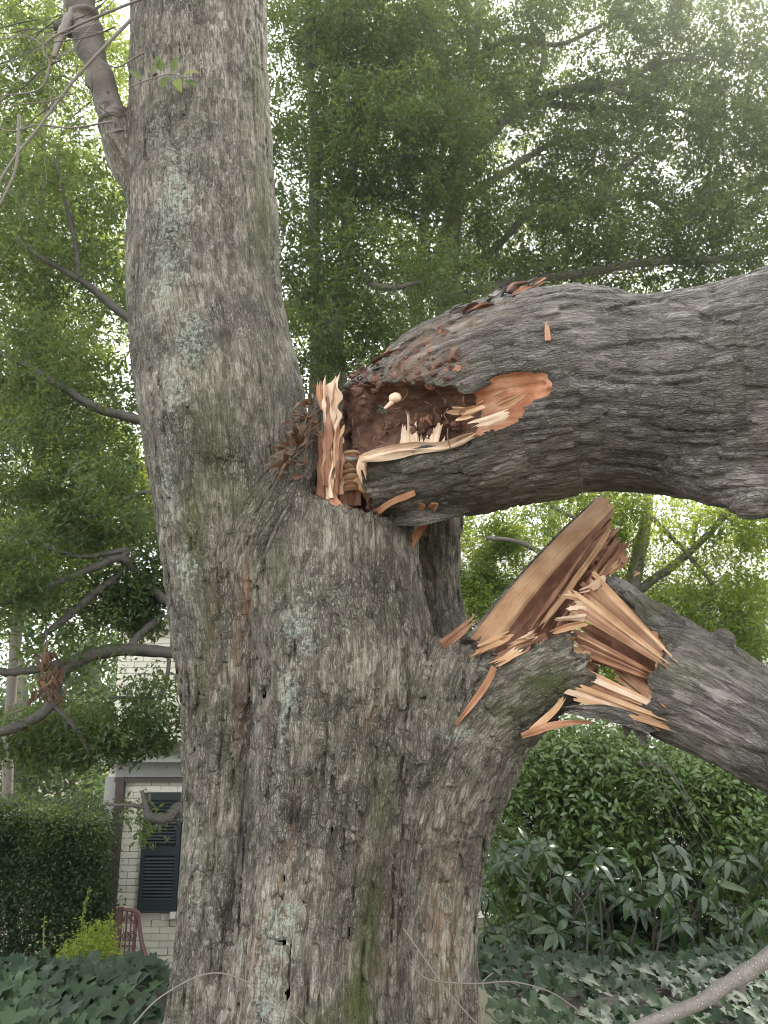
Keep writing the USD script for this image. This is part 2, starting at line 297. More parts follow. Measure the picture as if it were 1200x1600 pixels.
def wood_mat(name, dark, mid, light, streak=(130, 130, 5), bump=0.9):
    """Torn wood: colour streaks along the grain."""
    return M(name, {
        'g': ('attribute', {'attribute': 'grain'}), 'geo': ('geometry', {}), 'oi': ('object_info', {}),
        'dn': ('noise_texture', {'scale': 6, 'detail': 3}), 'dm': ('vector_math', {'math_type': 'multiply_add', 'vector2': (0.02, 0.02, 0.02)}),
        'm': ('mapping', {'scale': streak}), 'ns': ('noise_texture', {'scale': 1.0, 'detail': 7, 'roughness': 0.76}),
        'nl': ('noise_texture', {'scale': 7, 'detail': 3}), 'a': ('math', {'math_type': 'multiply_add', 'value2': 0.5}), 'b': ('math', {'math_type': 'multiply', 'value2': 0.5}),
        'rp': ('rgb_ramp', {'ramp': [(0.3, dark), (0.5, mid), (0.68, light)]}),
        'ov': ('map_range', {'to_min': 0.85, 'to_max': 1.12}), 'hs': ('hsv', {}),
        'bp': ('bump', {'strength': bump, 'distance': 0.006}), 'p': ('principled_bsdf', {'roughness': 0.75, 'specular_ior_level': 0.3})},
        [('geo.position', 'dn.vector'), ('dn.color', 'dm.vector1'), ('g.vector', 'dm.vector3'), ('dm.vector', 'm.vector'), ('m.vector', 'ns.vector'), ('geo.position', 'nl.vector'),
         ('nl.fac', 'b.value1'), ('b.value', 'a.value3'), ('ns.fac', 'a.value1'), ('a.value', 'rp.fac'), ('oi.random', 'ov.value'), ('ov.result', 'hs.value'), ('rp.color', 'hs.color'), ('hs.color', 'p.base_color'),
         ('ns.fac', 'bp.height'), ('bp.normal', 'p.normal')], 'p.BSDF')
def leaf_mat(name, cols, rough=0.45, trans=0.35, tcol=None, spec=0.4, nscale=0.8, vein=0.0):
    """Leaves: colour by clump and by copy, a little light coming through."""
    t = tcol or tuple(np.minimum(np.array(cols[-1]) * (1.6, 1.7, 0.8), 0.6))
    return M(name, {
        'geo': ('geometry', {}), 'oi': ('object_info', {}), 'nl': ('noise_texture', {'scale': nscale, 'detail': 3}),
        'a': ('math', {'math_type': 'multiply', 'value2': 0.35}), 'ri': ('math', {'math_type': 'multiply_add', 'value2': 0.3}), 'b': ('math', {'math_type': 'multiply_add', 'value2': 0.35}),
        'rp': ('rgb_ramp', {'ramp': [(0.25 + 0.5 * i / (len(cols) - 1), c) for i, c in enumerate(cols)]}),
        'p': ('principled_bsdf', {'roughness': rough, 'specular_ior_level': spec}), 'tr': ('translucent_bsdf', {'color': t}), 'mx': ('mix_closure', {'fac': trans})},
        [('geo.position', 'nl.vector'), ('oi.random', 'a.value1'), ('geo.random_per_island', 'ri.value1'), ('a.value', 'ri.value3'), ('nl.fac', 'b.value1'), ('ri.value', 'b.value3'), ('b.value', 'rp.fac'), ('rp.color', 'p.base_color'),
         ('p.BSDF', 'mx.closure1'), ('tr.BSDF', 'mx.closure2')], 'mx.closure')
OAK_BARK = bark_mat('oak_bark', (0.084, 0.071, 0.054), (0.206, 0.180, 0.142), (0.375, 0.335, 0.272), cell=(36, 36, 15), streak=(150, 150, 16))
LIMB_BARK = bark_mat('limb_bark', (0.09, 0.077, 0.067), (0.185, 0.163, 0.144), (0.32, 0.288, 0.258), cell=(36, 36, 9), streak=(140, 140, 10), lichen_all=0.68, crack=0.55)
FRESH = wood_mat('fresh_wood', (0.28, 0.13, 0.065), (0.49, 0.29, 0.16), (0.66, 0.46, 0.30))
PALE = wood_mat('pale_splinter_wood', (0.38, 0.22, 0.13), (0.62, 0.44, 0.31), (0.75, 0.60, 0.47))
ORANGE = wood_mat('orange_inner_bark', (0.19, 0.08, 0.042), (0.36, 0.175, 0.095), (0.54, 0.33, 0.20))
RUSSET = wood_mat('weathered_split_wood', (0.10, 0.042, 0.025), (0.26, 0.125, 0.075), (0.44, 0.26, 0.17))
GOUGED = wood_mat('gouged_wood', (0.28, 0.10, 0.05), (0.45, 0.20, 0.11), (0.66, 0.43, 0.30), streak=(50, 50, 9))
ROT = wood_mat('rotten_wood', (0.025, 0.013, 0.009), (0.10, 0.047, 0.031), (0.24, 0.135, 0.09), streak=(40, 40, 12), bump=1.0)
TWIG = plain('grey_twig', (0.13, 0.11, 0.09), 0.8, 0.3, 20, 0.5, 120)
BRANCHBARK = plain('side_branch_bark', (0.11, 0.095, 0.08), 0.85, 0.5, 14, 1.0, 70)
DTWIG = plain('dark_branch_bark', (0.055, 0.047, 0.04), 0.85, 0.35, 12, 0.8, 60)
FARBARK = plain('far_trunk_bark', (0.10, 0.085, 0.072), 0.9, 0.35, 9, 0.8, 40)
DEADLEAF = leaf_mat('dead_leaf', [(0.10, 0.062, 0.04), (0.32, 0.20, 0.135)], 0.6, 0.15, (0.3, 0.13, 0.06))
# ------------------------------------------------------------------ the broken oak: trunk
def bark_height(g, p, rough=1.0, blocky=0.0):
    """Relief in metres: long furrows along the grain, cross cracks, plates."""
    w = g + 0.016 * (np.stack([noise(p * 9, 1), noise(p * 9, 2), noise(p * 9, 3)], 1) - 0.5)
    n = noise(w * np.array([17, 17, 2.2], np.float32), 4)
    fur = np.maximum(0, 1 - np.abs(2 * n - 1) / 0.30) ** 1.3
    n2 = noise(w * np.array([30, 30, 5], np.float32), 5)
    fur2 = np.maximum(0, 1 - np.abs(2 * n2 - 1) / 0.4) ** 1.3
    n3 = noise(w * np.array([16, 16, 13], np.float32), 6)
    cross = np.maximum(0, 1 - np.abs(2 * n3 - 1) / 0.22) ** 1.2
    fine = fbm(p * np.float32(28), 2, 8) - 0.5
    big = fbm(p * np.float32(2.6), 3, 9) - 0.5
    return rough * (-0.018 * fur - 0.010 * fur2 - (0.003 + 0.006 * blocky) * cross + 0.012 * fine) + 0.05 * big
A_ROWS = [(1750, 238, 405, 4.22), (1600, 255, 412, 4.22), (1400, 281, 425, 4.2), (1200, 283, 452, 4.2), (1050, 276, 472, 4.2), (900, 257, 480, 4.2), (750, 236, 488, 4.2), (650, 222, 482, 4.22), (580, 214, 466, 4.24),
          (500, 204, 447, 4.26), (430, 200, 438, 4.28), (300, 204, 429, 4.3), (150, 206, 422, 4.32), (0, 209, 416, 4.34), (-150, 211, 411, 4.36), (-300, 213, 408, 4.38)]
B_ROWS = [(1750, 335, 650, 4.02), (1600, 345, 645, 4.02), (1400, 372, 640, 4.04), (1200, 386, 664, 4.06), (1050, 388, 684, 4.08), (950, 384, 670, 4.1), (880, 390, 660, 4.1), (800, 408, 656, 4.12), (700, 430, 655, 4.12)]
def rows(rr): return [((a + b) / 2, y, (b - a) / 2, Y) for y, a, b, Y in rr]
STEM_A = Chain(rows(A_ROWS), 28, 1)
STEM_B = Chain(rows(B_ROWS), 18, 2)
STEM_C = Chain([(668, 1780, 95, 3.98), (668, 1600, 82, 3.98), (668, 1480, 76, 3.98), (674, 1380, 76, 3.98), (688, 1290, 82, 3.96), (712, 1200, 92, 3.92), (752, 1128, 88, 3.88), (800, 1092, 74, 3.82), (850, 1062, 62, 3.77), (900, 1036, 54, 3.72), (950, 1010, 50, 3.68)], 24, 3)
STEM_E = Chain([(690, 1120, 60, 4.36), (690, 1000, 44, 4.42), (682, 900, 40, 4.44), (678, 820, 46, 4.42), (672, 740, 50, 4.4)], 10, 4)
FIN = Chain([(400, 960, 20, 3.95), (405, 880, 44, 3.9), (428, 810, 46, 3.85), (462, 745, 36, 3.84), (484, 690, 22, 3.85), (494, 640, 12, 3.86), (500, 602, 6, 3.87)], 14, 5)
COLLAR = Chain([(690, 1150, 70, 3.85), (700, 1080, 62, 3.83), (712, 1030, 40, 3.84)], 6, 6)
KNOT = Chain([(214, 310, 12, 4.2), (198, 262, 24, 4.2), (189, 225, 26, 4.2), (182, 205, 22, 4.18), (174, 180, 20, 4.17), (166, 155, 19, 4.15)], 12, 7)
FLARE_A = Chain([(330, 1330, 20, 4.05), (316, 1500, 40, 4.0), (300, 1750, 70, 3.95)], 6, 8)
OAK_LIMBS = [STEM_A, STEM_B, STEM_C, STEM_E, FIN, COLLAR, KNOT, FLARE_A]
RIM = np.array([P(x, y, 3.75) for x, y in ((330, 700), (400, 762), (440, 742), (500, 782), (575, 800), (640, 800), (760, 800))])
def oak_sdf(p, coarse):
    nr = [l.near(p) for l in OAK_LIMBS]
    d = [n[0] for n in nr]
    jag = 0 if coarse else 0.05 * (noise(p * np.array([40, 40, 6], np.float32), 11) - 0.5)
    ztop = np.interp(p[:, 0], RIM[:, 0], RIM[:, 2]).astype(np.float32)
    cutB = (p[:, 2] - ztop - jag) * 0.9
    hollow = np.sqrt(((p - P(585, 770, 3.95)) ** 2).sum(1)) - np.float32(0.28)
    dB = smax(d[1], cutB, 0.03)
    e = P(905, 1030, 3.72); ax = unit(P(905, 1030, 3.72) - P(850, 1062, 3.77))
    gC = STEM_C.grain(p, nr[2])
    cutC = (p - e) @ ax.astype(np.float32) - (0 if coarse else 0.16 * (noise(gC * np.array([22, 22, 3], np.float32), 12) - 0.45))
    dC = np.maximum(d[2], cutC)
    base = smin(d[0], dB, 0.02); base = smin(base, dC, 0.05); base = smin(base, np.maximum(d[3], cutB - 0.1), 0.05); base = smin(base, d[4], 0.12); base = smin(base, d[5], 0.12); base = smin(base, d[6], 0.06); base = smin(base, d[7], 0.15)
    if coarse: return np.where(base > 0.08, base, nearest0(base, np.where(d[1] < .1, cutB, 9), np.where(d[2] < .1, cutC, 9)))
    band = np.abs(base) < 0.07
    out = base.copy()
    if band.any():
        q = p[band]
        idx = np.argmin(np.stack([d[0], dB, dC] + d[3:], 1)[band], 1)
        g = np.zeros((len(q), 3), np.float32)
        for k, l in enumerate(OAK_LIMBS):
            m = idx == k
            if m.any(): g[m] = l.grain(q[m], tuple(a[band][m] for a in nr[k]))
        low = sstep(3.2, 1.6, q[:, 2])
        cutm = np.minimum(np.abs(cutB[band]) + 0.02 * (idx != 1), np.abs(cutC[band]) + 0.02 * (idx != 2))
        out[band] = base[band] - bark_height(g, q, (0.75 + 0.45 * low) * sstep(0.0, 0.03, cutm) * np.where(idx == 6, 0.4, 1.0), low)
    return out
v, f = surface(oak_sdf, (-1.8, 3.3, -0.5), (1.35, 4.95, 7.4), 0.008 if not DRAFT else 0.014, 0.06)
class Marks:
    """Finds the surface points seen at given places of the photograph, for patches of moss, lichen and stain of real extent."""
    def __init__(self, v, f):
        n = vnormals(v, f); m = ((CAM - v) * n).sum(1) > 0; self.v = v; self.fv = v[m]; self.px = project(self.fv); self.t = cKDTree(self.px)
        self.depth = (self.fv - CAM) @ FWD
    def at(self, x, y):
        i = self.t.query_ball_point((x, y), 9)
        if not i: i = [self.t.query((x, y))[1]]
        return self.fv[i[int(np.argmin(self.depth[i]))]]
    def field(self, spots):
        out = np.zeros(len(self.v), np.float32)
        for x, y, rx, ry, s in spots:
            c = self.at(x, y); k = ((c - CAM) @ FWD) / FPX
            e = (self.v - c) / (np.array([rx, max(rx, 40), ry]) * k)
            e /= 1.35; r = np.einsum('ij,ij->i', e, e); m = r < 6
            out[m] = np.maximum(out[m], s * np.exp(-r[m]))
        return out
MOSS = [(412, 120, 16, 150, .75), (418, 330, 16, 130, .8), (300, 640, 30, 100, .5), (335, 690, 34, 110, .62), (345, 610, 30, 80, .45), (300, 820, 20, 90, .8), (322, 980, 16, 100, .6), (370, 770, 50, 40, .6), (310, 1060, 14, 60, .7),
        (345, 1180, 14, 80, .5), (562, 1560, 24, 60, 1.0), (585, 1440, 20, 90, .8), (604, 1260, 16, 100, .6), (512, 1590, 30, 25, .7), (430, 885, 30, 40, .6), (270, 1585, 20, 40, .5), (330, 1330, 14, 70, .5),
        (862, 1060, 40, 24, .9), (790, 1105, 50, 22, .6), (660, 1070, 60, 40, .35), (560, 1040, 40, 120, .3), (440, 560, 24, 90, .4), (700, 1300, 20, 60, .3), (400, 600, 40, 120, .35), (480, 1130, 40, 60, .35), (250, 160, 20, 60, .3)]
LICHEN = [(268, 300, 34, 110, .9), (248, 420, 30, 100, .8), (300, 520, 24, 60, 1), (262, 600, 30, 60, .8), (250, 760, 18, 80, .9), (282, 885, 20, 45, .9), (455, 968, 22, 26, 1), (480, 1000, 20, 16, .9), (448, 1075, 14, 40, 1), (436, 1130, 14, 30, .9),
          (428, 1440, 30, 60, .9), (408, 1545, 24, 50, 1), (340, 1430, 18, 90, .5), (300, 1340, 16, 110, .5), (480, 920, 40, 30, .5), (238, 190, 20, 50, .6), (720, 1140, 20, 14, 1), (590, 1090, 30, 60, .35), (420, 1250, 16, 60, .5), (320, 200, 50, 140, .4)]
RUST = [(378, 925, 6, 50, 1), (379, 1040, 5, 60, .9), (380, 1110, 5, 40, .8), (452, 1292, 6, 28, .9), (432, 1400, 8, 40, .6), (690, 1450, 22, 110, .55), (575, 1112, 20, 16, .45), (400, 1480, 8, 50, .6), (600, 1440, 30, 60, .3), (340, 950, 6, 60, .3)]
SOOT = [(455, 1272, 15, 14, 1), (372, 1290, 12, 46, .8), (265, 357, 7, 7, 1), (395, 990, 8, 30, .5)]

oak = thing('oak_tree', 'huge grey-barked oak with a tall straight stem and a torn, splintered second stem', 'tree', P(480, 1700, 4.1) * np.array([1, 1, 0]))
def limb_attrs(v, limbs, dd):
    nr = [l.near(v) for l in limbs]; idx = np.argmin(np.stack(dd(nr), 1), 1)
    g = np.zeros((len(v), 3), np.float32)
    for k, l in enumerate(limbs):
        m = idx == k
        if m.any(): g[m] = l.grain(v[m], tuple(a[m] for a in nr[k]))
    return idx, g, nr
v32 = v.astype(np.float32)
idx, g, nr = limb_attrs(v32, OAK_LIMBS, lambda nr: [n[0] for n in nr])
ztop = np.interp(v[:, 0], RIM[:, 0], RIM[:, 2])
woodB = (nr[1][0] < -0.035) & (np.min([nr[k][0] for k in (0, 4)], 0) > 0.02)
woodC = (nr[2][0] < -0.03) & (v[:, 0] > P(850, 1060, 3.75)[0])
wood = woodB | woodC
fw = wood[f].all(1)
mk = Marks(v, f)
tv, tf, (tg, tm) = submesh(v, f, ~fw, g, np.arange(len(v)))
fields = {'moss': MOSS, 'lichen': LICHEN, 'rust': RUST, 'soot': SOOT}
fl = {k: mk.field(s)[tm] for k, s in fields.items()}
trunk = part('trunk', (tv, tf), OAK_BARK, oak, True, {'grain': tg, **fl})
for nm, m, mat in (('torn_stump_wood', woodB, ROT), ('torn_limb_end', woodC & ~woodB, FRESH)):
    k = fw & m[f].all(1)
    if k.any():
        comp = trimesh.graph.connected_component_labels(trimesh.graph.face_adjacency(f[k]), node_count=int(k.sum())); kk = np.nonzero(k)[0][comp == np.bincount(comp).argmax()]
        a, b, (c,) = submesh(v, f, kk, g); part(nm, (a, b), mat, oak, True, {'grain': c})

def front(x, y, chains, lo=2.3, hi=4.6):
    """Depth at which the line of sight through a place of the photograph meets the limbs."""
    Y = np.linspace(lo, hi, 460); q = np.array([P(x, y, t) for t in Y], np.float32); d = np.min([c.d(q) for c in chains], 0)
    return Y[int(np.argmax(d < 0)) if (d < 0).any() else int(np.argmin(d))]
def on(chains, rows): return [(x, y, w, front(x, y, chains) + o) for x, y, w, o in rows]
def plank(rows, mat, parent, name='splinter', thick=0.012, jag0=0.0, jag1=0.3, seed=0, rough=0.004, lean=0.0, label=None, bark=None, n=22, m=7, curl=0.0, kind=None, wob=0.012):
    """A torn strip of wood or bark: rows (px, py, width px, depth) along its middle; ends torn to jagged teeth (jag, as a share of the width times 4)."""
    rows = np.asarray(rows, float)
    q = spline(np.array([[*P(x, y, Y), R(w, y, Y)] for x, y, w, Y in rows]), n); c, w = q[:, :3], q[:, 3]
    t = unit(np.gradient(c, axis=0)); view = unit(CAM - c); a = unit(np.cross(view, t)); nrm = unit(np.cross(t, a))
    if lean: a, nrm = a * math.cos(lean) + nrm * math.sin(lean), nrm * math.cos(lean) - a * math.sin(lean)
    L = np.linalg.norm(np.diff(c, axis=0), axis=1).sum()
    u = np.linspace(-0.5, 0.5, m); rs = np.random.default_rng(seed + 11)
    j0 = -rs.random(m) * jag0 * 4 * w.mean() / L; j1 = rs.random(m) * jag1 * 4 * w.mean() / L
    s = np.linspace(0, 1, n)
    front, gr = [], []
    for k in range(m):
        sk = np.clip(-j0[k] + s * (1 - j1[k] + j0[k]), 0, 1)
        ii = np.clip(sk * (n - 1), 0, n - 1.001); i = ii.astype(int); f_ = (ii - i)[:, None]
        lerp = lambda z: z[i] + f_ * (z[i + 1] - z[i])
        wk = lerp(w[:, None]); ck = lerp(c) + lerp(a) * wk * u[k] + lerp(nrm) * curl * wk * (0.25 - u[k] ** 2)
        gr.append(np.hstack([wk * u[k], np.zeros_like(wk), sk[:, None] * L]) + seed * 1.37)
        z = (noise(np.hstack([np.full((n, 1), u[k] * w.mean() * 90), sk[:, None] * L * 4, np.full((n, 1), seed * 3.1)])) - 0.5)[:, None]
        front.append(ck + lerp(nrm) * z * 2 * rough + lerp(a) * (noise(np.hstack([sk[:, None] * L * 14, np.full((n, 1), k * 0.4), np.full((n, 1), seed * 1.9)])) - 0.5)[:, None] * wob * min(1, w.mean() / 0.05))
    F = np.stack(front); nn = np.broadcast_to(nrm, F.shape)
    edge = np.ones((m, n, 1)); edge[0] = edge[-1] = 0.35; edge[:, 0] *= 0.5; edge[:, -1] *= 0.3
    B = F - nn * thick * edge
    V = np.vstack([F.reshape(-1, 3), B.reshape(-1, 3)]); G = np.vstack([np.stack(gr).reshape(-1, 3)] * 2); G[m * n:, 1] -= thick
    i, j = np.meshgrid(np.arange(m - 1), np.arange(n - 1), indexing='ij'); o = i * n + j; Q = np.stack([o, o + n, o + n + 1, o + 1], -1).reshape(-1, 4)
    N = m * n; q2 = [Q, Q[:, ::-1] + N]
    def strip(ids): a_, b_ = ids[:-1], ids[1:]; return np.stack([a_, b_, b_ + N, a_ + N], 1)
    q2 += [strip(np.arange(n)), strip((m - 1) * n + np.arange(n))[:, ::-1], strip(np.arange(m) * n)[:, ::-1], strip(np.arange(m) * n + n - 1)]
    Q = np.vstack(q2); FA = np.vstack([Q[:, [0, 2, 1]], Q[:, [0, 3, 2]]])
    z = np.zeros(len(V))
    if bark is not None:   # the back keeps its bark
        fb = (FA >= N).any(1)
        a1, b1, (g1,) = submesh(V, FA, ~fb, G); p = part(name, (a1, b1), mat, parent, False, {'grain': g1}, label=label)
        a2, b2, (g2,) = submesh(V, FA, fb, G); part('bark_backing', (a2, b2), bark, parent, True, {'grain': g2, 'moss': z[:len(a2)], 'lichen': z[:len(a2)], 'rust': z[:len(a2)], 'soot': z[:len(a2)]})
        return p
    return part(name, (V, FA), mat, parent, 40 if False else False, {'grain': G, 'moss': z, 'lichen': z, 'rust': z, 'soot': z}, label=label)

# standing jagged splinter on the torn stump, and the steps of broken wood beside it
plank([(520, 780, 20, 3.70), (521, 730, 30, 3.70), (524, 690, 25, 3.70), (519, 650, 22, 3.71), (517, 620, 26, 3.72), (516, 580, 22, 3.73)], PALE, oak, thick=0.03, jag1=0.45, seed=1, rough=0.03, lean=0.2, wob=.05, m=10, n=40, label='tall pale jagged splinter standing on the torn stump')
plank([(512, 760, 12, 3.69), (511, 700, 15, 3.69), (514, 650, 9, 3.70), (512, 612, 7, 3.71)], RUSSET, oak, thick=0.02, jag1=0.6, seed=2, rough=0.03, wob=.05, n=30)
plank([(503, 640, 10, 3.73), (500, 612, 12, 3.73), (499, 592, 7, 3.74)], ORANGE, oak, thick=0.02, jag1=0.6, seed=5, rough=0.02, wob=.04)
plank([(529, 772, 14, 3.68), (531, 720, 18, 3.68), (534, 690, 14, 3.69), (530, 660, 10, 3.69)], RUSSET, oak, thick=0.02, jag1=0.6, seed=3, rough=0.03, lean=0.4, wob=.05, n=30)
plank([(524, 735, 8, 3.67), (527, 690, 12, 3.67), (533, 655, 6, 3.68)], FRESH, oak, thick=0.015, jag0=.5, jag1=0.6, seed=4, rough=0.02, wob=.05, n=24)
for k in range(7):
    plank([(536 + k % 3, 712 + 9 * k, 7, 3.74), (552, 709 + 9 * k, 8, 3.74 + 0.01 * (k % 2)), (566 + (k * 5) % 7, 712 + 9 * k, 7, 3.76)], FRESH, oak, 'wood_step', thick=0.03, jag1=0.3, seed=10 + k, rough=0.006, lean=0.6, n=8, m=4)
plank([(548, 790, 34, 3.78), (548, 740, 38, 3.78), (552, 690, 36, 3.8)], RUSSET, oak, 'torn_stump_face', thick=0.03, jag1=0.3, seed=20, rough=0.02)
plank([(517, 772, 14, 3.695), (526, 790, 16, 3.69), (548, 797, 12, 3.69)], ORANGE, oak, thick=0.02, jag1=0.4, seed=21)
plank([(556, 830, 100, 3.96), (556, 740, 90, 3.96), (556, 640, 70, 3.98)], ROT, oak, 'torn_stump_face', thick=0.05, jag1=0.04, seed=22, rough=0.04, m=14)
plank([(500, 792, 16, 3.76), (503, 730, 14, 3.78), (503, 660, 10, 3.8)], RUSSET, oak, 'torn_stump_face', thick=0.03, jag1=0.3, seed=23, rough=0.03)
plank([(585, 800, 30, 3.74), (592, 780, 30, 3.76), (600, 755, 20, 3.8)], ROT, oak, 'torn_stump_face', thick=0.03, jag1=0.3, seed=24, rough=0.03)
# the split back half of the lower limb, standing up
def slab():
    n, m = 90, 40
    e0, e1 = [P(716, 1012, 4.02), P(838, 700, 4.2)], None
    lo = spline([P(712, 1028, 3.93), P(790, 927, 3.99), P(870, 840, 4.08), P(938, 775, 4.16)], n); hi = spline([P(850, 1060, 3.84), P(915, 950, 3.95), P(962, 885, 4.03), P(992, 838, 4.1)], n)
    u = np.linspace(0, 1, m); V, G = [], []
    for k in range(n):
        s = k / (n - 1); a = hi[k] - lo[k]; w = np.linalg.norm(a); t = unit(lo[min(k + 1, n - 1)] - lo[max(k - 1, 0)]); nrm = unit(np.cross(t, a)); nrm = nrm if nrm @ (CAM - lo[k]) > 0 else -nrm
        prof = np.where(u < 0.34, 0.02, -0.045 - 0.05 * np.sin(np.clip((u - 0.34) / 0.66, 0, 1) * np.pi)) + 0.03 * sstep(0.9, 1.0, u)
        prof = np.interp(u, [0, .04, .3, .34, .38, 1], [0, .02, .03, .0, -.05, -.05]) * 1.0 + np.where(u > .38, -.05 * np.sin(np.clip((u - .38) / .62, 0, 1) * np.pi), 0)
        q = np.stack([u * w * 60, np.full(m, s * 6.0), np.zeros(m)], 1)
        rough = np.where(u > .36, 1.0, 0.12)
        z = prof + (noise(q, 31) - .5) * 0.05 * rough + (noise(q * np.array([2.6, 2.2, 1]), 32) - .5) * 0.035 * rough - 0.03 * rough * np.maximum(0, 1 - np.abs(2 * noise(q * np.array([.7, .5, 1]), 35) - 1) / .3)
        tip = np.interp(u, [0, .3, .6, 1], [0, .015, .0, -.04])
        V.append(lo[k] + a * u[:, None] + nrm * z[:, None] + t * (s ** 4 * (tip + (noise(q * 1.5, 33) - .5) * .09))[:, None])
        G.append(np.stack([u * w, z, np.full(m, s * 1.1)], 1))
    V, G = np.stack(V), np.stack(G)
    back = []
    for k in range(n):
        a = hi[k] - lo[k]; t = unit(lo[min(k + 1, n - 1)] - lo[max(k - 1, 0)]); nrm = unit(np.cross(t, a)); nrm = nrm if nrm @ (CAM - lo[k]) > 0 else -nrm
        th = np.interp(u, [0, .05, .5, .95, 1], [.02, .07, .17, .1, .01]); q = V[k] * 30
        back.append(V[k] - nrm * (th + 0.012 * (noise(q * np.array([1, 1, .3]), 34) - .5))[:, None] - a * 0.05 * np.interp(u, [0, .5, 1], [1, 0, 0])[:, None])
    back = np.stack(back)
    i, j = np.meshgrid(np.arange(n - 1), np.arange(m - 1), indexing='ij'); o = (i * m + j); Q = np.stack([o, o + 1, o + m + 1, o + m], -1).reshape(-1, 4)
    tri = lambda Q: np.vstack([Q[:, [0, 1, 2]], Q[:, [0, 2, 3]]])
    strip = (u < .345); N = n * m
    col = (np.arange(N) % m)
    S = strip[col][Q].all(1)
    def fix(V_, F_):
        c = V_[F_].mean(1); nn = np.cross(V_[F_[:, 1]] - V_[F_[:, 0]], V_[F_[:, 2]] - V_[F_[:, 0]])
        return F_ if (nn * (CAM - c)).sum() > 0 else F_[:, ::-1]
    Vf, Gf_ = V.reshape(-1, 3), G.reshape(-1, 3)
    sl = part('split_slab', submesh(Vf, fix(Vf, tri(Q[~S])), np.ones(2 * (~S).sum(), bool))[:2], RUSSET, oak, True, {'grain': Gf_[np.unique(tri(Q[~S]))]}, label='rough reddish split face of the torn-up slab')
    a, b, (c,) = submesh(Vf, fix(Vf, tri(Q[S])), np.ones(2 * S.sum(), bool), Gf_); part('smooth_split_strip', (a, b), FRESH, sl, True, {'grain': c})
    allv = np.vstack([Vf, back.reshape(-1, 3)])
    ring = np.concatenate([np.arange(m), np.arange(1, n) * m + m - 1, (n - 1) * m + np.arange(m - 2, -1, -1), np.arange(n - 2, -1, -1) * m])
    side = np.stack([ring[:-1], ring[1:], ring[1:] + N, ring[:-1] + N], 1)
    bq = np.vstack([tri(Q + N)[:, ::-1], tri(side)]); bq = bq if True else bq
    a, b, (c,) = submesh(allv, bq, np.ones(len(bq), bool), np.vstack([Gf_, Gf_])); z = np.zeros(len(a))
    part('bark_backing', (a, b), LIMB_BARK, sl, True, {'grain': c, 'moss': z, 'lichen': z, 'rust': z, 'soot': z})
slab()
for k, (x0, y0, x1, y1, w, m_) in enumerate([(842, 985, 958, 822, 9, FRESH), (866, 985, 968, 838, 5, RUSSET), (826, 985, 930, 840, 5, RUSSET), (884, 972, 960, 872, 10, FRESH), (905, 955, 978, 850, 6, RUSSET), (858, 960, 915, 880, 4, PALE), (925, 925, 984, 842, 8, RUSSET), (948, 900, 982, 862, 9, FRESH), (960, 895, 986, 872, 6, ORANGE)]):
    t0, t1 = (985 - y0) / 205, (985 - y1) / 205
    plank([(x0, y0, w * .7, 3.90 + .17 * t0 + .02), ((x0 + x1) / 2, (y0 + y1) / 2, w, 3.9 + .085 * (t0 + t1) + .015), (x1, y1, w * .8, 3.9 + .17 * t1 + .02)], m_, oak, 'slab_splinter', thick=.03, jag0=.6, jag1=.6, seed=400 + k, rough=.014, lean=(-1) ** k * .3, wob=.02)
# splinters at the foot of the slab
plank([(735, 1000, 30, 3.72), (738, 975, 34, 3.72)], ROT, oak, 'bark_crumb', thick=0.06, jag1=0.6, seed=40, rough=0.03, n=8, m=5)
plank([(690, 1008, 16, 3.72), (720, 985, 14, 3.75), (748, 960, 8, 3.8)], RUSSET, oak, 'bark_edge', thick=0.04, jag1=0.5, seed=41, rough=0.02)
rq = np.random.default_rng(31)
for k in range(14):     # broken ends lying in the torn fork
    x0, y0 = 872 - 74 * rq.random(), 986 + 34 * rq.random(); an = math.radians(148 + rq.normal() * 16); l = rq.uniform(40, 92); w = rq.uniform(6, 15); Yq = 3.72 + rq.normal() * .03
    x1, y1 = x0 + l * math.cos(an), y0 + l * math.sin(an)
    plank([(x0, y0, w, Yq), ((x0 + x1) / 2, (y0 + y1) / 2, w, Yq - .01), (x1, y1, w, Yq - .02)], (FRESH, PALE, FRESH, RUSSET, ORANGE)[k % 5], oak, thick=.014, jag0=.5, jag1=.9, seed=700 + k, rough=.01, lean=rq.normal() * .3, wob=.015, m=8, n=14)
plank([(862, 1010, 44, 3.80), (800, 1040, 50, 3.80), (760, 1050, 34, 3.80)], RUSSET, oak, 'torn_limb_face', thick=0.03, jag1=0.3, seed=44, rough=0.02)
plank([(772, 1042, 10, 3.61), (762, 1065, 10, 3.59), (738, 1100, 9, 3.59), (709, 1136, 3, 3.61)], ORANGE, oak, 'crack_edge', thick=0.02, jag1=0.2, seed=45, rough=0.01, label='orange crack edge running down the collar')
plank([(815, 1150, 8, 3.62), (850, 1137, 12, 3.6), (890, 1130, 10, 3.58), (930, 1128, 5, 3.58)], ORANGE, oak, thick=0.03, jag1=0.3, seed=46, rough=0.012)
plank([(830, 1142, 10, 3.63), (866, 1110, 9, 3.62), (884, 1085, 8, 3.62)], FRESH, oak, thick=0.02, jag1=0.5, seed=47, rough=0.01)
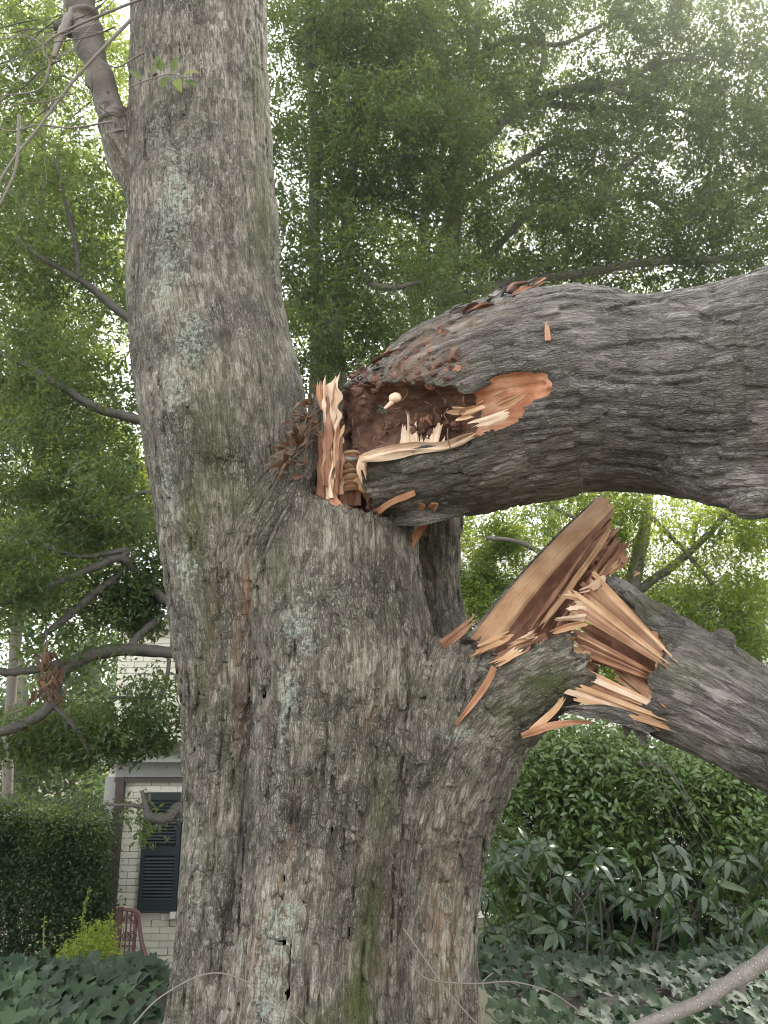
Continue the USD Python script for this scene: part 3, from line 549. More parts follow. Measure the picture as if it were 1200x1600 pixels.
# ------------------------------------------------------------------ the great limb that tore off the second stem
LIMB = Chain([(590, 700, 112, 3.86), (650, 682, 132, 3.8), (705, 658, 150, 3.75), (760, 638, 162, 3.7), (810, 624, 166, 3.65), (850, 619, 164, 3.61), (900, 612, 160, 3.56), (1000, 617, 150, 3.46), (1100, 615, 166, 3.34), (1200, 606, 184, 3.22), (1330, 590, 205, 3.05), (1500, 560, 225, 2.85)], 26, 11)
BURL = Chain([(1120, 730, 60, 3.2), (1176, 768, 46, 3.1), (1180, 775, 44, 3.08)], 4, 12)
CAV = Chain(on([LIMB], [(470, 656, 70, .04), (560, 654, 62, .04), (640, 652, 54, .04), (700, 650, 42, .04), (748, 652, 20, .02)]), 12)
GOUGE = Chain(on([LIMB], [(724, 656, 22, -.005), (762, 638, 44, -.03), (804, 615, 42, -.03), (845, 597, 22, -.005)]), 8)
def on_limb(rows, off=0.0):
    """Points of the limb's near surface on the lines of sight through (px, py, radius in metres)."""
    out = []
    for x, y, r in rows:
        Y = np.linspace(2.5, 4.0, 400); q = np.array([P(x, y, t) for t in Y], np.float32); d = np.minimum(LIMB.d(q), BURL.d(q))
        i = int(np.argmax(d < 0)) if (d < 0).any() else int(np.argmin(d))
        out.append([*P(x, y, Y[i] + off), r])
    return out
CRACKS = [Chain(on_limb([(684, 517, .004), (740, 512, .010), (800, 503, .012), (860, 494, .014), (930, 490, .012), (1000, 474, .010), (1060, 462, .004)]), 22, raw=True),
          Chain(on_limb([(900, 552, .004), (980, 540, .009), (1060, 532, .010), (1120, 548, .008), (1200, 545, .004)]), 16, raw=True),
          Chain(on_limb([(1060, 470, .004), (1120, 505, .008), (1200, 500, .006)]), 10, raw=True)]
LEFT0, LEFT1 = P(526, 600, 3.7), P(582, 822, 3.7)
LEFTN = unit(np.cross(LEFT1 - LEFT0, unit(P(640, 690, 3.7) - CAM))); LEFTN = LEFTN if LEFTN @ (P(480, 700, 3.7) - LEFT0) > 0 else -LEFTN
def limb_sdf(p, coarse):
    n0 = LIMB.near(p); body = smin(n0[0], BURL.d(p), 0.12)
    if coarse: return np.where(body > 0.1, body, nearest0(body, (p - LEFT0.astype(np.float32)) @ LEFTN.astype(np.float32), CAV.d(p), GOUGE.d(p)))
    g = LIMB.grain(p, n0)
    jag = 0.10 * (noise(g * np.array([22, 22, 3], np.float32), 51) - 0.5) + 0.05 * (noise(p * 30, 52) - 0.5)
    cut = (p - LEFT0.astype(np.float32)) @ LEFTN.astype(np.float32) - jag
    rotn = fbm(p * np.float32(9), 3, 53) - 0.5
    cav = CAV.d(p) + 0.07 * rotn + 0.03 * (noise(g * np.array([50, 50, 6], np.float32), 54) - 0.5)
    gou = GOUGE.d(p) + 0.02 * rotn + 0.06 * (noise(g * np.array([40, 40, 4], np.float32), 55) - 0.5)
    h = bark_height(g, p, 0.8, 0.5)
    crumb = sstep(0.16, 0.02, np.sqrt(((p - P(655, 572, 3.5).astype(np.float32)) ** 2 @ np.array([0.5, 1, 1.6], np.float32)))) * 0.26 * (np.abs(fbm(p * np.float32(17), 3, 56) - 0.5) * 2.2 - 0.22)
    out = body - h - crumb
    for c in CRACKS: out = smax(out, -(c.d(p) - 0.004 + 0.01 * (noise(p * 25, 57) - 0.5)), 0.008)
    out = np.maximum(np.maximum(out, cut), np.maximum(-cav, -gou))
    return out
v, f = surface(limb_sdf, (-0.45, 2.3, 2.2), (2.5, 4.5, 4.2), 0.007 if not DRAFT else 0.014, 0.05)
v32 = v.astype(np.float32); n0 = LIMB.near(v32); g = LIMB.grain(v32, n0); body = smin(n0[0], BURL.d(v32), 0.12)
cav, gou, cut = CAV.d(v32), GOUGE.d(v32), (v - LEFT0) @ LEFTN
hid = bark_height(g, v32, 0.8, 0.5)
inside = body - hid < -0.012
crumbw = sstep(0.15, 0.05, np.sqrt(((v - P(655, 572, 3.5)) ** 2) @ np.array([0.5, 1, 1.6]))); rough_rim = (crumbw + 0.5 * (noise(v32 * 30, 58) - .5) > .45)
isg = inside & (gou < 0.03) & (gou < cav + 0.02); isc = (inside & ~isg & (cav < 0.1)) | (rough_rim & ~(inside & (gou < .03))); isl = inside & ~isg & ~isc & (cut > -0.1)
limb = thing('broken_limb', 'massive torn-off limb with a dark rotten hollow, lying on the stump and reaching right', 'broken limb', P(640, 800, 3.7))
anyw = isg | isc | isl
k3 = lambda m: m[f].all(1)
fg, fc, fl_ = k3(isg), k3(isc | isg) & ~k3(isg), k3(anyw) & ~k3(isc | isg)
mk = Marks(v, f)
LM = [(900, 470, 60, 12, .3), (760, 560, 40, 20, .3), (650, 740, 60, 20, .35), (620, 730, 30, 20, .4), (1000, 460, 60, 10, .3)]
LL = [(830, 470, 60, 14, .5), (980, 520, 80, 20, .3), (700, 720, 60, 20, .35), (900, 560, 80, 30, .25)]
LR = [(700, 500, 60, 16, .7), (760, 470, 40, 10, .5), (660, 530, 40, 20, .9), (640, 560, 40, 30, .9), (700, 560, 20, 14, .8)]
a, b, (gg, ii) = submesh(v, f, ~(fg | fc | fl_), g, np.arange(len(v)))
part('limb_bark', (a, b), LIMB_BARK, limb, True, {'grain': gg, 'moss': mk.field(LM)[ii], 'lichen': mk.field(LL)[ii], 'rust': mk.field(LR)[ii], 'soot': np.zeros(len(a))})
for nm, k, mat, lb in (('gouge', fg, GOUGED, 'pale orange gouge where the bark is torn off'), ('rotten_hollow', fc, ROT, 'dark brown rotten hollow'), ('torn_edge', fl_, FRESH, None)):
    if k.any():
        a, b, (gg,) = submesh(v, f, k, g); part(nm, (a, b), mat, limb, True, {'grain': gg}, label=lb)
# lip of the hollow, standing splinters and hanging strips
def lp(rows, *k, **kw): return plank(on([LIMB], rows), *k, **kw)
lp([(563, 716, 12, -.01), (600, 709, 22, .0), (650, 701, 20, .01), (700, 695, 14, .0), (745, 676, 10, -.01)], PALE, limb, 'torn_lip', thick=0.04, jag0=0.2, jag1=0.3, seed=60, rough=0.02, n=34)
lp([(568, 714, 14, -.01), (566, 735, 16, -.01), (572, 760, 10, -.01)], PALE, limb, 'torn_lip', thick=0.03, jag1=0.5, seed=61, rough=0.02)
rs = np.random.default_rng(5)
for k, (x0, y0, x1, y1, w) in enumerate([(634, 703, 632, 660, 12), (643, 703, 642, 655, 12), (652, 702, 655, 668, 12), (628, 702, 629, 676, 8), (663, 700, 672, 675, 9), (672, 700, 684, 662, 10), (680, 698, 692, 655, 7), (660, 702, 664, 684, 10), (690, 697, 700, 680, 8), (638, 704, 637, 640, 5), (648, 704, 649, 648, 5), (676, 700, 690, 648, 4)]):
    Y0 = front(x0, y0, [LIMB]) + 0.03
    plank([(x0, y0, w, Y0), ((x0 + x1) / 2 + rs.normal(), (y0 + y1) / 2, w, Y0 + .01), (x1, y1, w * 0.7, Y0 + .02)], PALE, limb, thick=0.015, jag1=0.7, seed=70 + k, rough=0.008, n=12, m=5)
lp([(678, 788, 13, -.02), (660, 822, 14, -.04), (640, 858, 9, -.04)], ORANGE, limb, thick=0.015, jag1=0.3, seed=90, rough=0.012, label='orange splinter hanging under the limb')
lp([(657, 788, 16, .0), (640, 808, 18, .02), (618, 832, 10, .03)], ORANGE, limb, thick=0.015, jag1=0.3, seed=91, rough=0.012)
lp([(648, 770, 9, -.015), (615, 783, 10, -.02), (592, 798, 10, -.02), (578, 812, 6, -.02)], ORANGE, limb, 'flap_edge', thick=0.02, jag1=0.3, seed=92, rough=0.012)
lp([(730, 780, 40, .09), (690, 790, 46, .03), (650, 799, 44, .0), (605, 808, 24, .0), (576, 815, 10, .0)], LIMB_BARK, limb, 'bark_flap', thick=0.03, jag1=0.3, seed=93, rough=0.015)
for k, (x0, y0, x1, y1, w, o) in enumerate([(705, 652, 765, 632, 16, .0), (730, 664, 800, 640, 10, -.01), (735, 640, 770, 622, 12, .03), (690, 640, 745, 640, 12, .05), (745, 670, 800, 645, 9, -.02), (760, 628, 800, 606, 10, .02), (770, 640, 830, 610, 12, .02)]):
    lp([(x0, y0, w, o), ((x0 + x1) / 2, (y0 + y1) / 2 + 2, w, o), (x1, y1, w * 0.7, o)], (FRESH, PALE, ORANGE)[k % 3], limb, thick=0.012, jag0=0.6, jag1=0.6, seed=100 + k, rough=0.012, n=14, m=6)
for k in range(16):     # crumbling red-brown fibres along the upper rim
    x, y = rs.uniform(552, 722), rs.uniform(-18, 22); y += np.interp(x, [540, 600, 660, 716], [604, 576, 570, 562]); an = rs.uniform(-2.8, 0.6); l = rs.uniform(8, 20); Y0 = front(x, y, [LIMB]) + rs.uniform(-.03, .01)
    plank([(x, y, 5, Y0), (x + l / 2 * math.cos(an), y + l / 2 * math.sin(an), 5, Y0), (x + l * math.cos(an), y + l * math.sin(an), 3, Y0 + .01)], (ROT, RUSSET, ROT, RUSSET)[k % 4], limb, 'rotten_fibre', thick=0.012, jag0=.4, jag1=0.6, seed=120 + k, rough=0.02, n=7, m=4)

def chunk(x, y, Y, r, mat, seed):
    q = np.random.default_rng(seed); m = trimesh.creation.icosphere(1, 1.0); vv = np.array(m.vertices) * (q.uniform(.45, 1.3, 3)) * r; vv += unit(vv) * ((noise(np.array(m.vertices) * 1.7, seed) - .5) * r * 1.1)[:, None]
    part('rot_chunk', (vv @ trimesh.transformations.random_rotation_matrix(q.random(3))[:3, :3].T + P(x, y, Y), np.array(m.faces)), mat, limb)
for k in range(120):    # crumbled rot spilling over the rim and lying in the hollow
    if k < 85: x = rs.uniform(553, 722); y = np.interp(x, [550, 600, 660, 722], [604, 574, 570, 572]) + rs.uniform(-22, 30)
    else: x = rs.uniform(600, 735); y = np.interp(x, [600, 735], [690, 668]) + rs.uniform(-26, 4)
    chunk(x, y, front(x, y, [LIMB]) + (rs.uniform(-.008, .02) if k < 85 else rs.uniform(.08, .16)), rs.uniform(.006, .026), ROT if k % 9 else RUSSET, 500 + k)
for k in range(16):     # peeled bark standing along the torn top edge
    x = 560 + 270 * (k + rs.random()) / 16; y = np.interp(x, [530, 600, 650, 700, 760, 810, 840], [604, 562, 532, 496, 468, 452, 452]) + rs.uniform(-4, 14); l = rs.uniform(24, 50); o = rs.uniform(-.01, .02)
    lp([(x, y, 10, o), (x + l * .5, y - l * .32, 12, o), (x + l, y - l * .5 + rs.uniform(-6, 4), 7, o)], (LIMB_BARK, ROT, RUSSET, LIMB_BARK)[k % 4], limb, 'bark_shred', thick=.02, jag0=.5, jag1=.6, seed=640 + k, rough=.02, wob=.03, n=12, m=5)
# ------------------------------------------------------------------ the lower branch, snapped and folded down
BR = Chain([(985, 1040, 70, 3.72), (1050, 1066, 90, 3.66), (1100, 1088, 90, 3.6), (1200, 1142, 88, 3.5), (1330, 1215, 90, 3.36), (1450, 1290, 88, 3.25)], 18, 21)
SHELL = Chain([(940, 904, 9, 3.78), (965, 925, 24, 3.77), (1000, 962, 36, 3.75), (1050, 1010, 50, 3.7), (1120, 1060, 62, 3.62)], 12, 22)
KN = Chain([(1122, 1008, 22, 3.5), (1130, 1000, 20, 3.48)], 3, 23)
BX = unit(P(1100, 1088, 3.6) - P(1000, 1040, 3.71)).astype(np.float32); B0 = P(1018, 1060, 3.68).astype(np.float32)
SN = unit(np.cross(unit(P(1050, 1010, 3.7) - P(965, 925, 3.77)), unit(CAM - P(1000, 960, 3.7)))); SN = (SN if SN[2] < 0 else -SN).astype(np.float32); S0 = P(1000, 972, 3.7).astype(np.float32)
def br_sdf(p, coarse):
    n0, n1 = BR.near(p), SHELL.near(p)
    if coarse:
        b = smin(np.minimum(n0[0], n1[0]), KN.d(p), 0.05); return np.where(b > .1, b, nearest0(b, (p - B0) @ BX, (p - S0) @ SN))
    g = np.where((n0[0] < n1[0])[:, None], BR.grain(p, n0), SHELL.grain(p, n1))
    jag = 0.16 * (noise(BR.grain(p, n0) * np.array([16, 16, 2], np.float32), 61) - 0.5) + 0.06 * (noise(p * 26, 62) - 0.5)
    cut = -((p - B0) @ BX) + jag
    sc = ((p - S0) @ SN) + 0.05 * (noise(SHELL.grain(p, n1) * np.array([30, 30, 4], np.float32), 63) - 0.5)
    sc = np.minimum(sc, cut + 0.02)
    base = smin(np.maximum(n0[0], cut), np.maximum(n1[0], np.where(cut > 0, sc, -1)), 0.03)
    base = smin(base, KN.d(p), 0.05)
    return base - bark_height(g, p, 0.7, 0.2)
v, f = surface(br_sdf, (0.9, 2.9, 1.0), (2.6, 4.1, 2.9), 0.006 if not DRAFT else 0.012, 0.05)
v32 = v.astype(np.float32); n0, n1 = BR.near(v32), SHELL.near(v32); g = np.where((n0[0] < n1[0])[:, None], BR.grain(v32, n0), SHELL.grain(v32, n1))
inside = np.minimum(np.minimum(n0[0], n1[0]), KN.d(v32)) < -0.035
branch = thing('snapped_branch', 'lower branch snapped at its base, folded down to the right, pale split wood showing', 'broken branch', P(960, 1140, 3.7))
fw = inside[f].all(1); mk = Marks(v, f)
a, b, (gg, ii) = submesh(v, f, ~fw, g, np.arange(len(v)))
part('branch_bark', (a, b), LIMB_BARK, branch, True, {'grain': gg, 'moss': mk.field([(1010, 940, 30, 20, .7), (1060, 1050, 30, 20, .6), (1150, 1030, 60, 20, .5), (1060, 990, 40, 20, .4)])[ii], 'lichen': mk.field([(960, 905, 20, 14, .8), (1010, 930, 30, 14, .6), (1075, 1065, 24, 20, .6), (1180, 1080, 40, 20, .4), (1100, 985, 30, 12, .6)])[ii], 'rust': np.zeros(len(a)), 'soot': np.zeros(len(a))})
if fw.any():
    a, b, (gg,) = submesh(v, f, fw, g); part('snapped_wood', (a, b), FRESH, branch, True, {'grain': gg})
rw = np.random.default_rng(8)
def torn_face(u0, u1, l0, l1, Y0, Y1, count, mats, seed, spread=.18):
    """Long straight fibres side by side between two edges, each ending raggedly on the left and running under the bark on the right."""
    F = [front(*u1, [BR, SHELL]) + .035, front(*l1, [BR, SHELL]) + .035]
    for i in range(count):
        u = (i + .5) / count; a, b = np.array(u0) + (np.array(l0) - u0) * u, np.array(u1) + (np.array(l1) - u1) * u
        a = a + (b - a) * rw.uniform(-.1, spread); dz = rw.normal() * .007 - .02 * (i % 3 == 1); w0, w1 = (np.linalg.norm(np.subtract(l, k)) / count * 1.3 for k, l in ((u0, l0), (u1, l1)))
        y0, y1 = np.interp(u, [0, 1], Y0), F[0] + (F[1] - F[0]) * u; q = lambda t: (*(a + (b - a) * t), w0 + (w1 - w0) * min(t, 1), y0 + (y1 - y0) * t + dz + (.05 if t > 1 else 0))
        plank([q(0), q(.5), q(1), q(1.2)], mats[i % len(mats)], branch, 'wood_fibre', thick=.02, jag0=.5, jag1=.02, seed=seed * 40 + i, rough=.006, lean=rw.normal() * .12, wob=.008, n=20, m=6)
# a solid back of torn wood, then the two fresh faces and the dark layered wood between them
plank([(885, 960, 30, 3.76), (930, 990, 62, 3.75), (985, 1015, 60, 3.76), (1035, 1044, 30, 3.78)], RUSSET, branch, 'torn_back', thick=.03, jag0=.3, jag1=.2, seed=250, rough=.02)
plank([(905, 1082, 26, 3.70), (950, 1088, 40, 3.70), (1000, 1110, 44, 3.70), (1040, 1126, 24, 3.70)], RUSSET, branch, 'torn_back', thick=.03, jag0=.3, jag1=.2, seed=251, rough=.02)
plank([(965, 985, 50, 3.70), (1005, 1030, 54, 3.72), (1022, 1086, 40, 3.72)], RUSSET, branch, 'torn_back', thick=.03, jag0=.2, jag1=.2, seed=252, rough=.02)
torn_face((926, 890), (1054, 1026), (884, 950), (1040, 1044), (3.72, 3.66), (3.63, 3.60), 12, (FRESH, FRESH, PALE, FRESH, RUSSET, FRESH), 6)
torn_face((908, 1042), (1040, 1104), (872, 1086), (1052, 1142), (3.66, 3.60), (3.60, 3.55), 8, (FRESH, PALE, FRESH, RUSSET, FRESH), 7)
torn_face((896, 982), (1000, 1038), (902, 1026), (992, 1056), (3.69, 3.70), (3.65, 3.66), 9, (RUSSET, FRESH, RUSSET, ORANGE), 8)
torn_face((966, 1024), (1035, 1096), (955, 1056), (1030, 1112), (3.67, 3.66), (3.60, 3.60), 7, (FRESH, RUSSET, FRESH), 9)
W = [([(862, 968, 6, 3.60), (895, 966, 9, 3.60), (926, 962, 8, 3.61)], PALE, .012, .2), ([(858, 990, 5, 3.59), (890, 979, 9, 3.59), (920, 972, 8, 3.6)], FRESH, .012, .3), ([(880, 952, 5, 3.63), (905, 950, 8, 3.63), (935, 958, 7, 3.63)], PALE, .012, .1),
    ([(872, 930, 5, 3.63), (900, 934, 9, 3.64), (935, 950, 8, 3.66)], FRESH, .012, .1), ([(905, 925, 5, 3.64), (930, 915, 12, 3.67), (946, 900, 10, 3.70)], PALE, .02, .3), ([(985, 905, 8, 3.84), (992, 898, 9, 3.83), (1000, 893, 6, 3.82)], FRESH, .015, .2),
    ([(964, 890, 10, 3.92), (972, 876, 14, 3.93), (980, 862, 8, 3.95)], RUSSET, .02, .2), ([(1000, 1122, 8, 3.55), (1025, 1136, 10, 3.55), (1052, 1142, 5, 3.55)], ORANGE, .015, .2)]
for k, (r, m_, th, ln) in enumerate(W):
    plank(r, m_, branch, thick=th, jag0=0.5, jag1=0.25, seed=200 + k, rough=0.012, lean=ln)
plank([(876, 1108, 8, 3.53), (920, 1110, 20, 3.53), (975, 1122, 26, 3.54), (1030, 1142, 20, 3.54)], LIMB_BARK, branch, 'bark_strip', thick=0.03, jag0=0.3, jag1=0.3, seed=230, rough=0.015)
plank([(990, 1128, 36, 3.6), (1000, 1158, 40, 3.6), (1004, 1186, 26, 3.6)], LIMB_BARK, branch, 'bark_flap', thick=0.03, jag1=0.4, seed=231, rough=0.015)
# ------------------------------------------------------------------ plants: helpers
LEAF_MID = leaf_mat('tree_leaf_green', [(0.015, 0.031, 0.011), (0.036, 0.062, 0.022), (0.085, 0.122, 0.042)], 0.34, 0.33, (0.27, 0.34, 0.07))
LEAF_SUN = leaf_mat('tree_leaf_yellow_green', [(0.015, 0.034, 0.008), (0.04, 0.08, 0.017), (0.12, 0.17, 0.032)], 0.4, 0.42, (0.42, 0.50, 0.07))
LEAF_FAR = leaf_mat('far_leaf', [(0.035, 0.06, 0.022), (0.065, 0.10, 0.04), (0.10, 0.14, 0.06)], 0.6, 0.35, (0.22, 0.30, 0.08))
LEAF_HEDGE = leaf_mat('hedge_leaf', [(0.012, 0.028, 0.008), (0.025, 0.05, 0.013), (0.05, 0.085, 0.02)], 0.45, 0.25, (0.12, 0.18, 0.03))
LEAF_RHODO = leaf_mat('rhododendron_leaf', [(0.016, 0.034, 0.011), (0.036, 0.066, 0.02), (0.08, 0.12, 0.038)], 0.25, 0.12, (0.12, 0.18, 0.04), spec=0.5)
LEAF_HOLLY = leaf_mat('glossy_shrub_leaf', [(0.035, 0.07, 0.02), (0.085, 0.135, 0.04), (0.18, 0.235, 0.07)], 0.27, 0.28, (0.28, 0.36, 0.07), spec=0.6)
LEAF_IVY = leaf_mat('ivy_leaf', [(0.014, 0.031, 0.011), (0.032, 0.060, 0.021), (0.07, 0.108, 0.038)], 0.52, 0.15, (0.10, 0.18, 0.05), nscale=3, spec=.3)
LEAF_LIME = leaf_mat('lime_leaf', [(0.10, 0.15, 0.02), (0.19, 0.24, 0.03), (0.28, 0.32, 0.05)], 0.5, 0.4, (0.4, 0.45, 0.06))

def leaf(L=0.08, W=0.035, fold=0.25, curl=0.15, n=3, shape=0.55):
    """A leaf lying along +x, its upper side up, folded along the midrib."""
    x = np.linspace(0, 1, n + 2); w = np.sin(np.pi * x ** shape) ** 0.9; w[0] = 0.04; w[-1] = 0.0
    z = -curl * L * x ** 2
    mid = np.stack([x * L, 0 * x, z], 1); l = mid + np.stack([0 * x, w * W / 2, w * W / 2 * fold], 1); r = mid + np.stack([0 * x, -w * W / 2, w * W / 2 * fold], 1)
    V = np.vstack([mid, l[1:-1], r[1:-1]]); k = n + 2; F = []
    L_ = [0] + [k + i for i in range(n)] + [k - 1]; R_ = [0] + [k + n + i for i in range(n)] + [k - 1]
    for i in range(n + 1):
        a, b = i, i + 1
        if i == 0: F += [(a, b, L_[1]), (a, R_[1], b)]
        elif i == n: F += [(a, b, L_[n]), (a, R_[n], b)]
        else: F += [(a, b, L_[i + 1]), (a, L_[i + 1], L_[i]), (a, R_[i + 1], b), (a, R_[i], R_[i + 1])]
    return V, np.array(F)
def ivy_leaf(S=0.09):
    """A five-lobed ivy leaf, stalk end at the origin, pointing along +x."""
    o = np.array([(0, 0), (-.12, .18), (-.16, .42), (.08, .38), (.22, .55), (.42, .28), (.62, .16), (1, 0)]) * S
    o = np.vstack([o, (o * [1, -1])[1:-1][::-1]]); c = np.array([[.2 * S, 0, .0]])
    z = 0.22 * np.abs(o[:, 1]) - 0.25 * np.maximum(o[:, 0] - .2 * S, 0) ** 1.0 * 0.5
    V = np.vstack([np.column_stack([o, z]), c + [0, 0, .01 * S]]); n = len(o)
    return V, np.array([(i, (i + 1) % n, n) for i in range(n)])[:, ::-1]
def rot_to(x, up):
    x = unit(x); y = unit(np.cross(up, x)); z = np.cross(x, y); return np.stack([x, y, z], 1)
def place(m, pos, X, up, s=1.0): return m[0] * s @ rot_to(X, up).T + pos, m[1]
def rvec(rs): return unit(rs.normal(size=3))
def spray(rs, n=24, L=0.08, W=0.034, twig=0.34, droop=0.2, spread=1.0, lv=None):
    """A twig's end with alternate leaves: one prototype for crowns."""
    ms = []
    for k in range(n):
        s = rs.uniform(0.1, 1) * twig; an = rs.uniform(-1.9, 1.9); side = 1 if k % 2 else -1
        X = np.array([math.cos(an) * .8, side * abs(math.sin(an)) + rs.normal() * .2, rs.normal() * .35 - droop]); up = unit(np.array([rs.normal() * .45, rs.normal() * .45, 1]))
        pos = np.array([s - twig / 2, rs.normal() * 0.07 * spread, rs.normal() * 0.05 * spread])
        ms.append(place(lv or leaf(L, W, 0.3, rs.uniform(0, .4), 1), pos, X, up, rs.uniform(.7, 1.15)))
    return join(ms)
def quats(X, up):
    X = unit(X); Y = unit(np.cross(up, X)); Z = np.cross(X, Y); M_ = np.stack([X, Y, Z], -1)
    from scipy.spatial.transform import Rotation
    return Rotation.from_matrix(M_).as_quat()          # x y z w
def scatter(name, parent, protos, mat, pos, Xd, up, scale, kind=None, rs=None):
    """A crown: a PointInstancer of leafy twigs (pos in world coordinates)."""
    path = numbered(str(parent.GetPath()) + '/' + name); pi = UsdGeom.PointInstancer.Define(stage, path)
    for k, m in enumerate(protos):
        me = usdkit.mesh(stage, f'{path}/sprig_{k:03d}' if k else f'{path}/sprig', m, mat); pi.CreatePrototypesRel().AddTarget(me.GetPath())
    n = len(pos); rs = rs or RNG; q = quats(Xd, up)
    pi.CreateProtoIndicesAttr(Vt.IntArray.FromNumpy(rs.integers(0, len(protos), n).astype(np.int32)))
    pi.CreatePositionsAttr(Vt.Vec3fArray.FromNumpy((np.asarray(pos) - origin(parent)).astype(np.float32)))
    pi.CreateOrientationsAttr(Vt.QuathArray([Gf.Quath(float(w), float(x), float(y), float(z)) for x, y, z, w in q]))
    pi.CreateScalesAttr(Vt.Vec3fArray.FromNumpy(np.repeat(np.asarray(scale, np.float32)[:, None], 3, 1)))
    if kind: tag(pi.GetPrim(), kind=kind)
    return pi.GetPrim()
def blobs(rs, vols, gap=0.46, gscale=0.9, seed=0):
    """Points in ellipsoids given as (px, py, depth, rx px, ry px, depth radius, count), with gaps where a noise is low."""
    out = []
    for x, y, Y, rx, ry, rY, n in vols:
        c = P(x, y, Y); k = R(1, y, Y); r = np.array([rx * k, rY, ry * k])
        u = rs.normal(size=(int(n * 2.2), 3)); u = unit(u) * rs.random((len(u), 1)) ** (1 / 2.6); p = c + u * r
        p = p[fbm(p * gscale, 3, seed + 90) > gap][:n]; out.append(p)
    return np.vstack(out)
SPRAYS = {}
def sprays(key, count, **kw):
    if key not in SPRAYS: SPRAYS[key] = [spray(np.random.default_rng(100 + k + 17 * len(SPRAYS)), **kw) for k in range(count)]
    return SPRAYS[key]
def crown(parent, vols, mat, protos, rs, gap=0.46, gscale=0.9, scale=(0.75, 1.3), droop=0.3, name='crown', seed=0, kind=None):
    p = blobs(rs, vols, gap, gscale, seed); n = len(p)
    X = np.column_stack([rs.normal(size=(n, 2)), rs.normal(size=n) * 0.3 - droop]); up = unit(np.column_stack([rs.normal(size=(n, 2)) * 0.35, np.ones(n)]))
    return scatter(name, parent, protos, mat, p, X, up, rs.uniform(*scale, n), kind, rs)
def limbpx(rows): return [P(x, y, Y) for x, y, r, Y in rows], [R(r, y, Y) for x, y, r, Y in rows]
def tree(name, label, group, trunks, branches, vols, mat, protos, bark, seed, **kw):
    rs = np.random.default_rng(seed); base = P(*[trunks[0][0][i] for i in (0, 1, 3)])
    t = thing(name, label, 'tree', base, group)
    for r in trunks: part('trunk', tube(*limbpx(r), sides=10, rough=0.25, seed=seed, n=5 * len(r)), bark, t, True)
    for r in branches: part('branch', tube(*limbpx(r), sides=7, rough=0.3, seed=seed + 3, n=6 * len(r)), bark, t, True)
    crown(t, vols, mat, protos, rs, seed=seed, **kw)
    return t
MEDIUM = sprays('medium', 5, n=24, L=0.085, W=0.036, twig=0.36)
SMALL = sprays('small', 4, n=30, L=0.05, W=0.024, twig=0.28)
TINY = sprays('tiny', 4, n=40, L=0.032, W=0.018, twig=0.2)
BIG = sprays('big', 4, n=22, L=0.24, W=0.12, twig=1.0, spread=3)

# ------------------------------------------------------------------ air
HAZE = usdkit.material(stage, '/World/Looks/haze_air', {'v': ('principled_volume', {'color': (.97, .98, 1.0), 'density': 0.0007, 'anisotropy': 0.82})}, [], volume='v.volume')
hz = part('haze', box((-170, -70, -3.8), (170, 270, 24)), HAZE); tag(hz, kind='stuff')
# ------------------------------------------------------------------ ground
def ground_z(x, y):
    d = sstep(5.2, 9.5, y); far = sstep(25, 90, y)
    return -0.02 - 2.25 * d + 0.25 * (fbm(np.stack([x * .3, y * .3, 0 * x], -1), 3, 5) - .5) - 0.42 * sstep(0.5, 1.2, x) * (1 - d) + 2.0 * far
gx = np.unique(np.concatenate([np.linspace(-12, 12, 97), np.linspace(-160, 160, 41)])); gy = np.unique(np.concatenate([np.linspace(-6, 18, 97), np.linspace(-60, 260, 41)]))
XX, YY = np.meshgrid(gx, gy, indexing='ij'); n_, m_ = XX.shape; i, j = np.meshgrid(np.arange(n_ - 1), np.arange(m_ - 1), indexing='ij'); o = i * m_ + j
SOIL = plain('leaf_litter_ground', (0.07, 0.065, 0.04), 0.95, 0.5, 3, 0.8, 20)
Q = np.stack([o, o + m_, o + m_ + 1, o + 1], -1).reshape(-1, 4)
gp = part('ground', (np.stack([XX, YY, ground_z(XX, YY)], -1).reshape(-1, 3), np.vstack([Q[:, [0, 1, 2]], Q[:, [0, 2, 3]]])), SOIL, None, True); tag(gp, kind='structure')

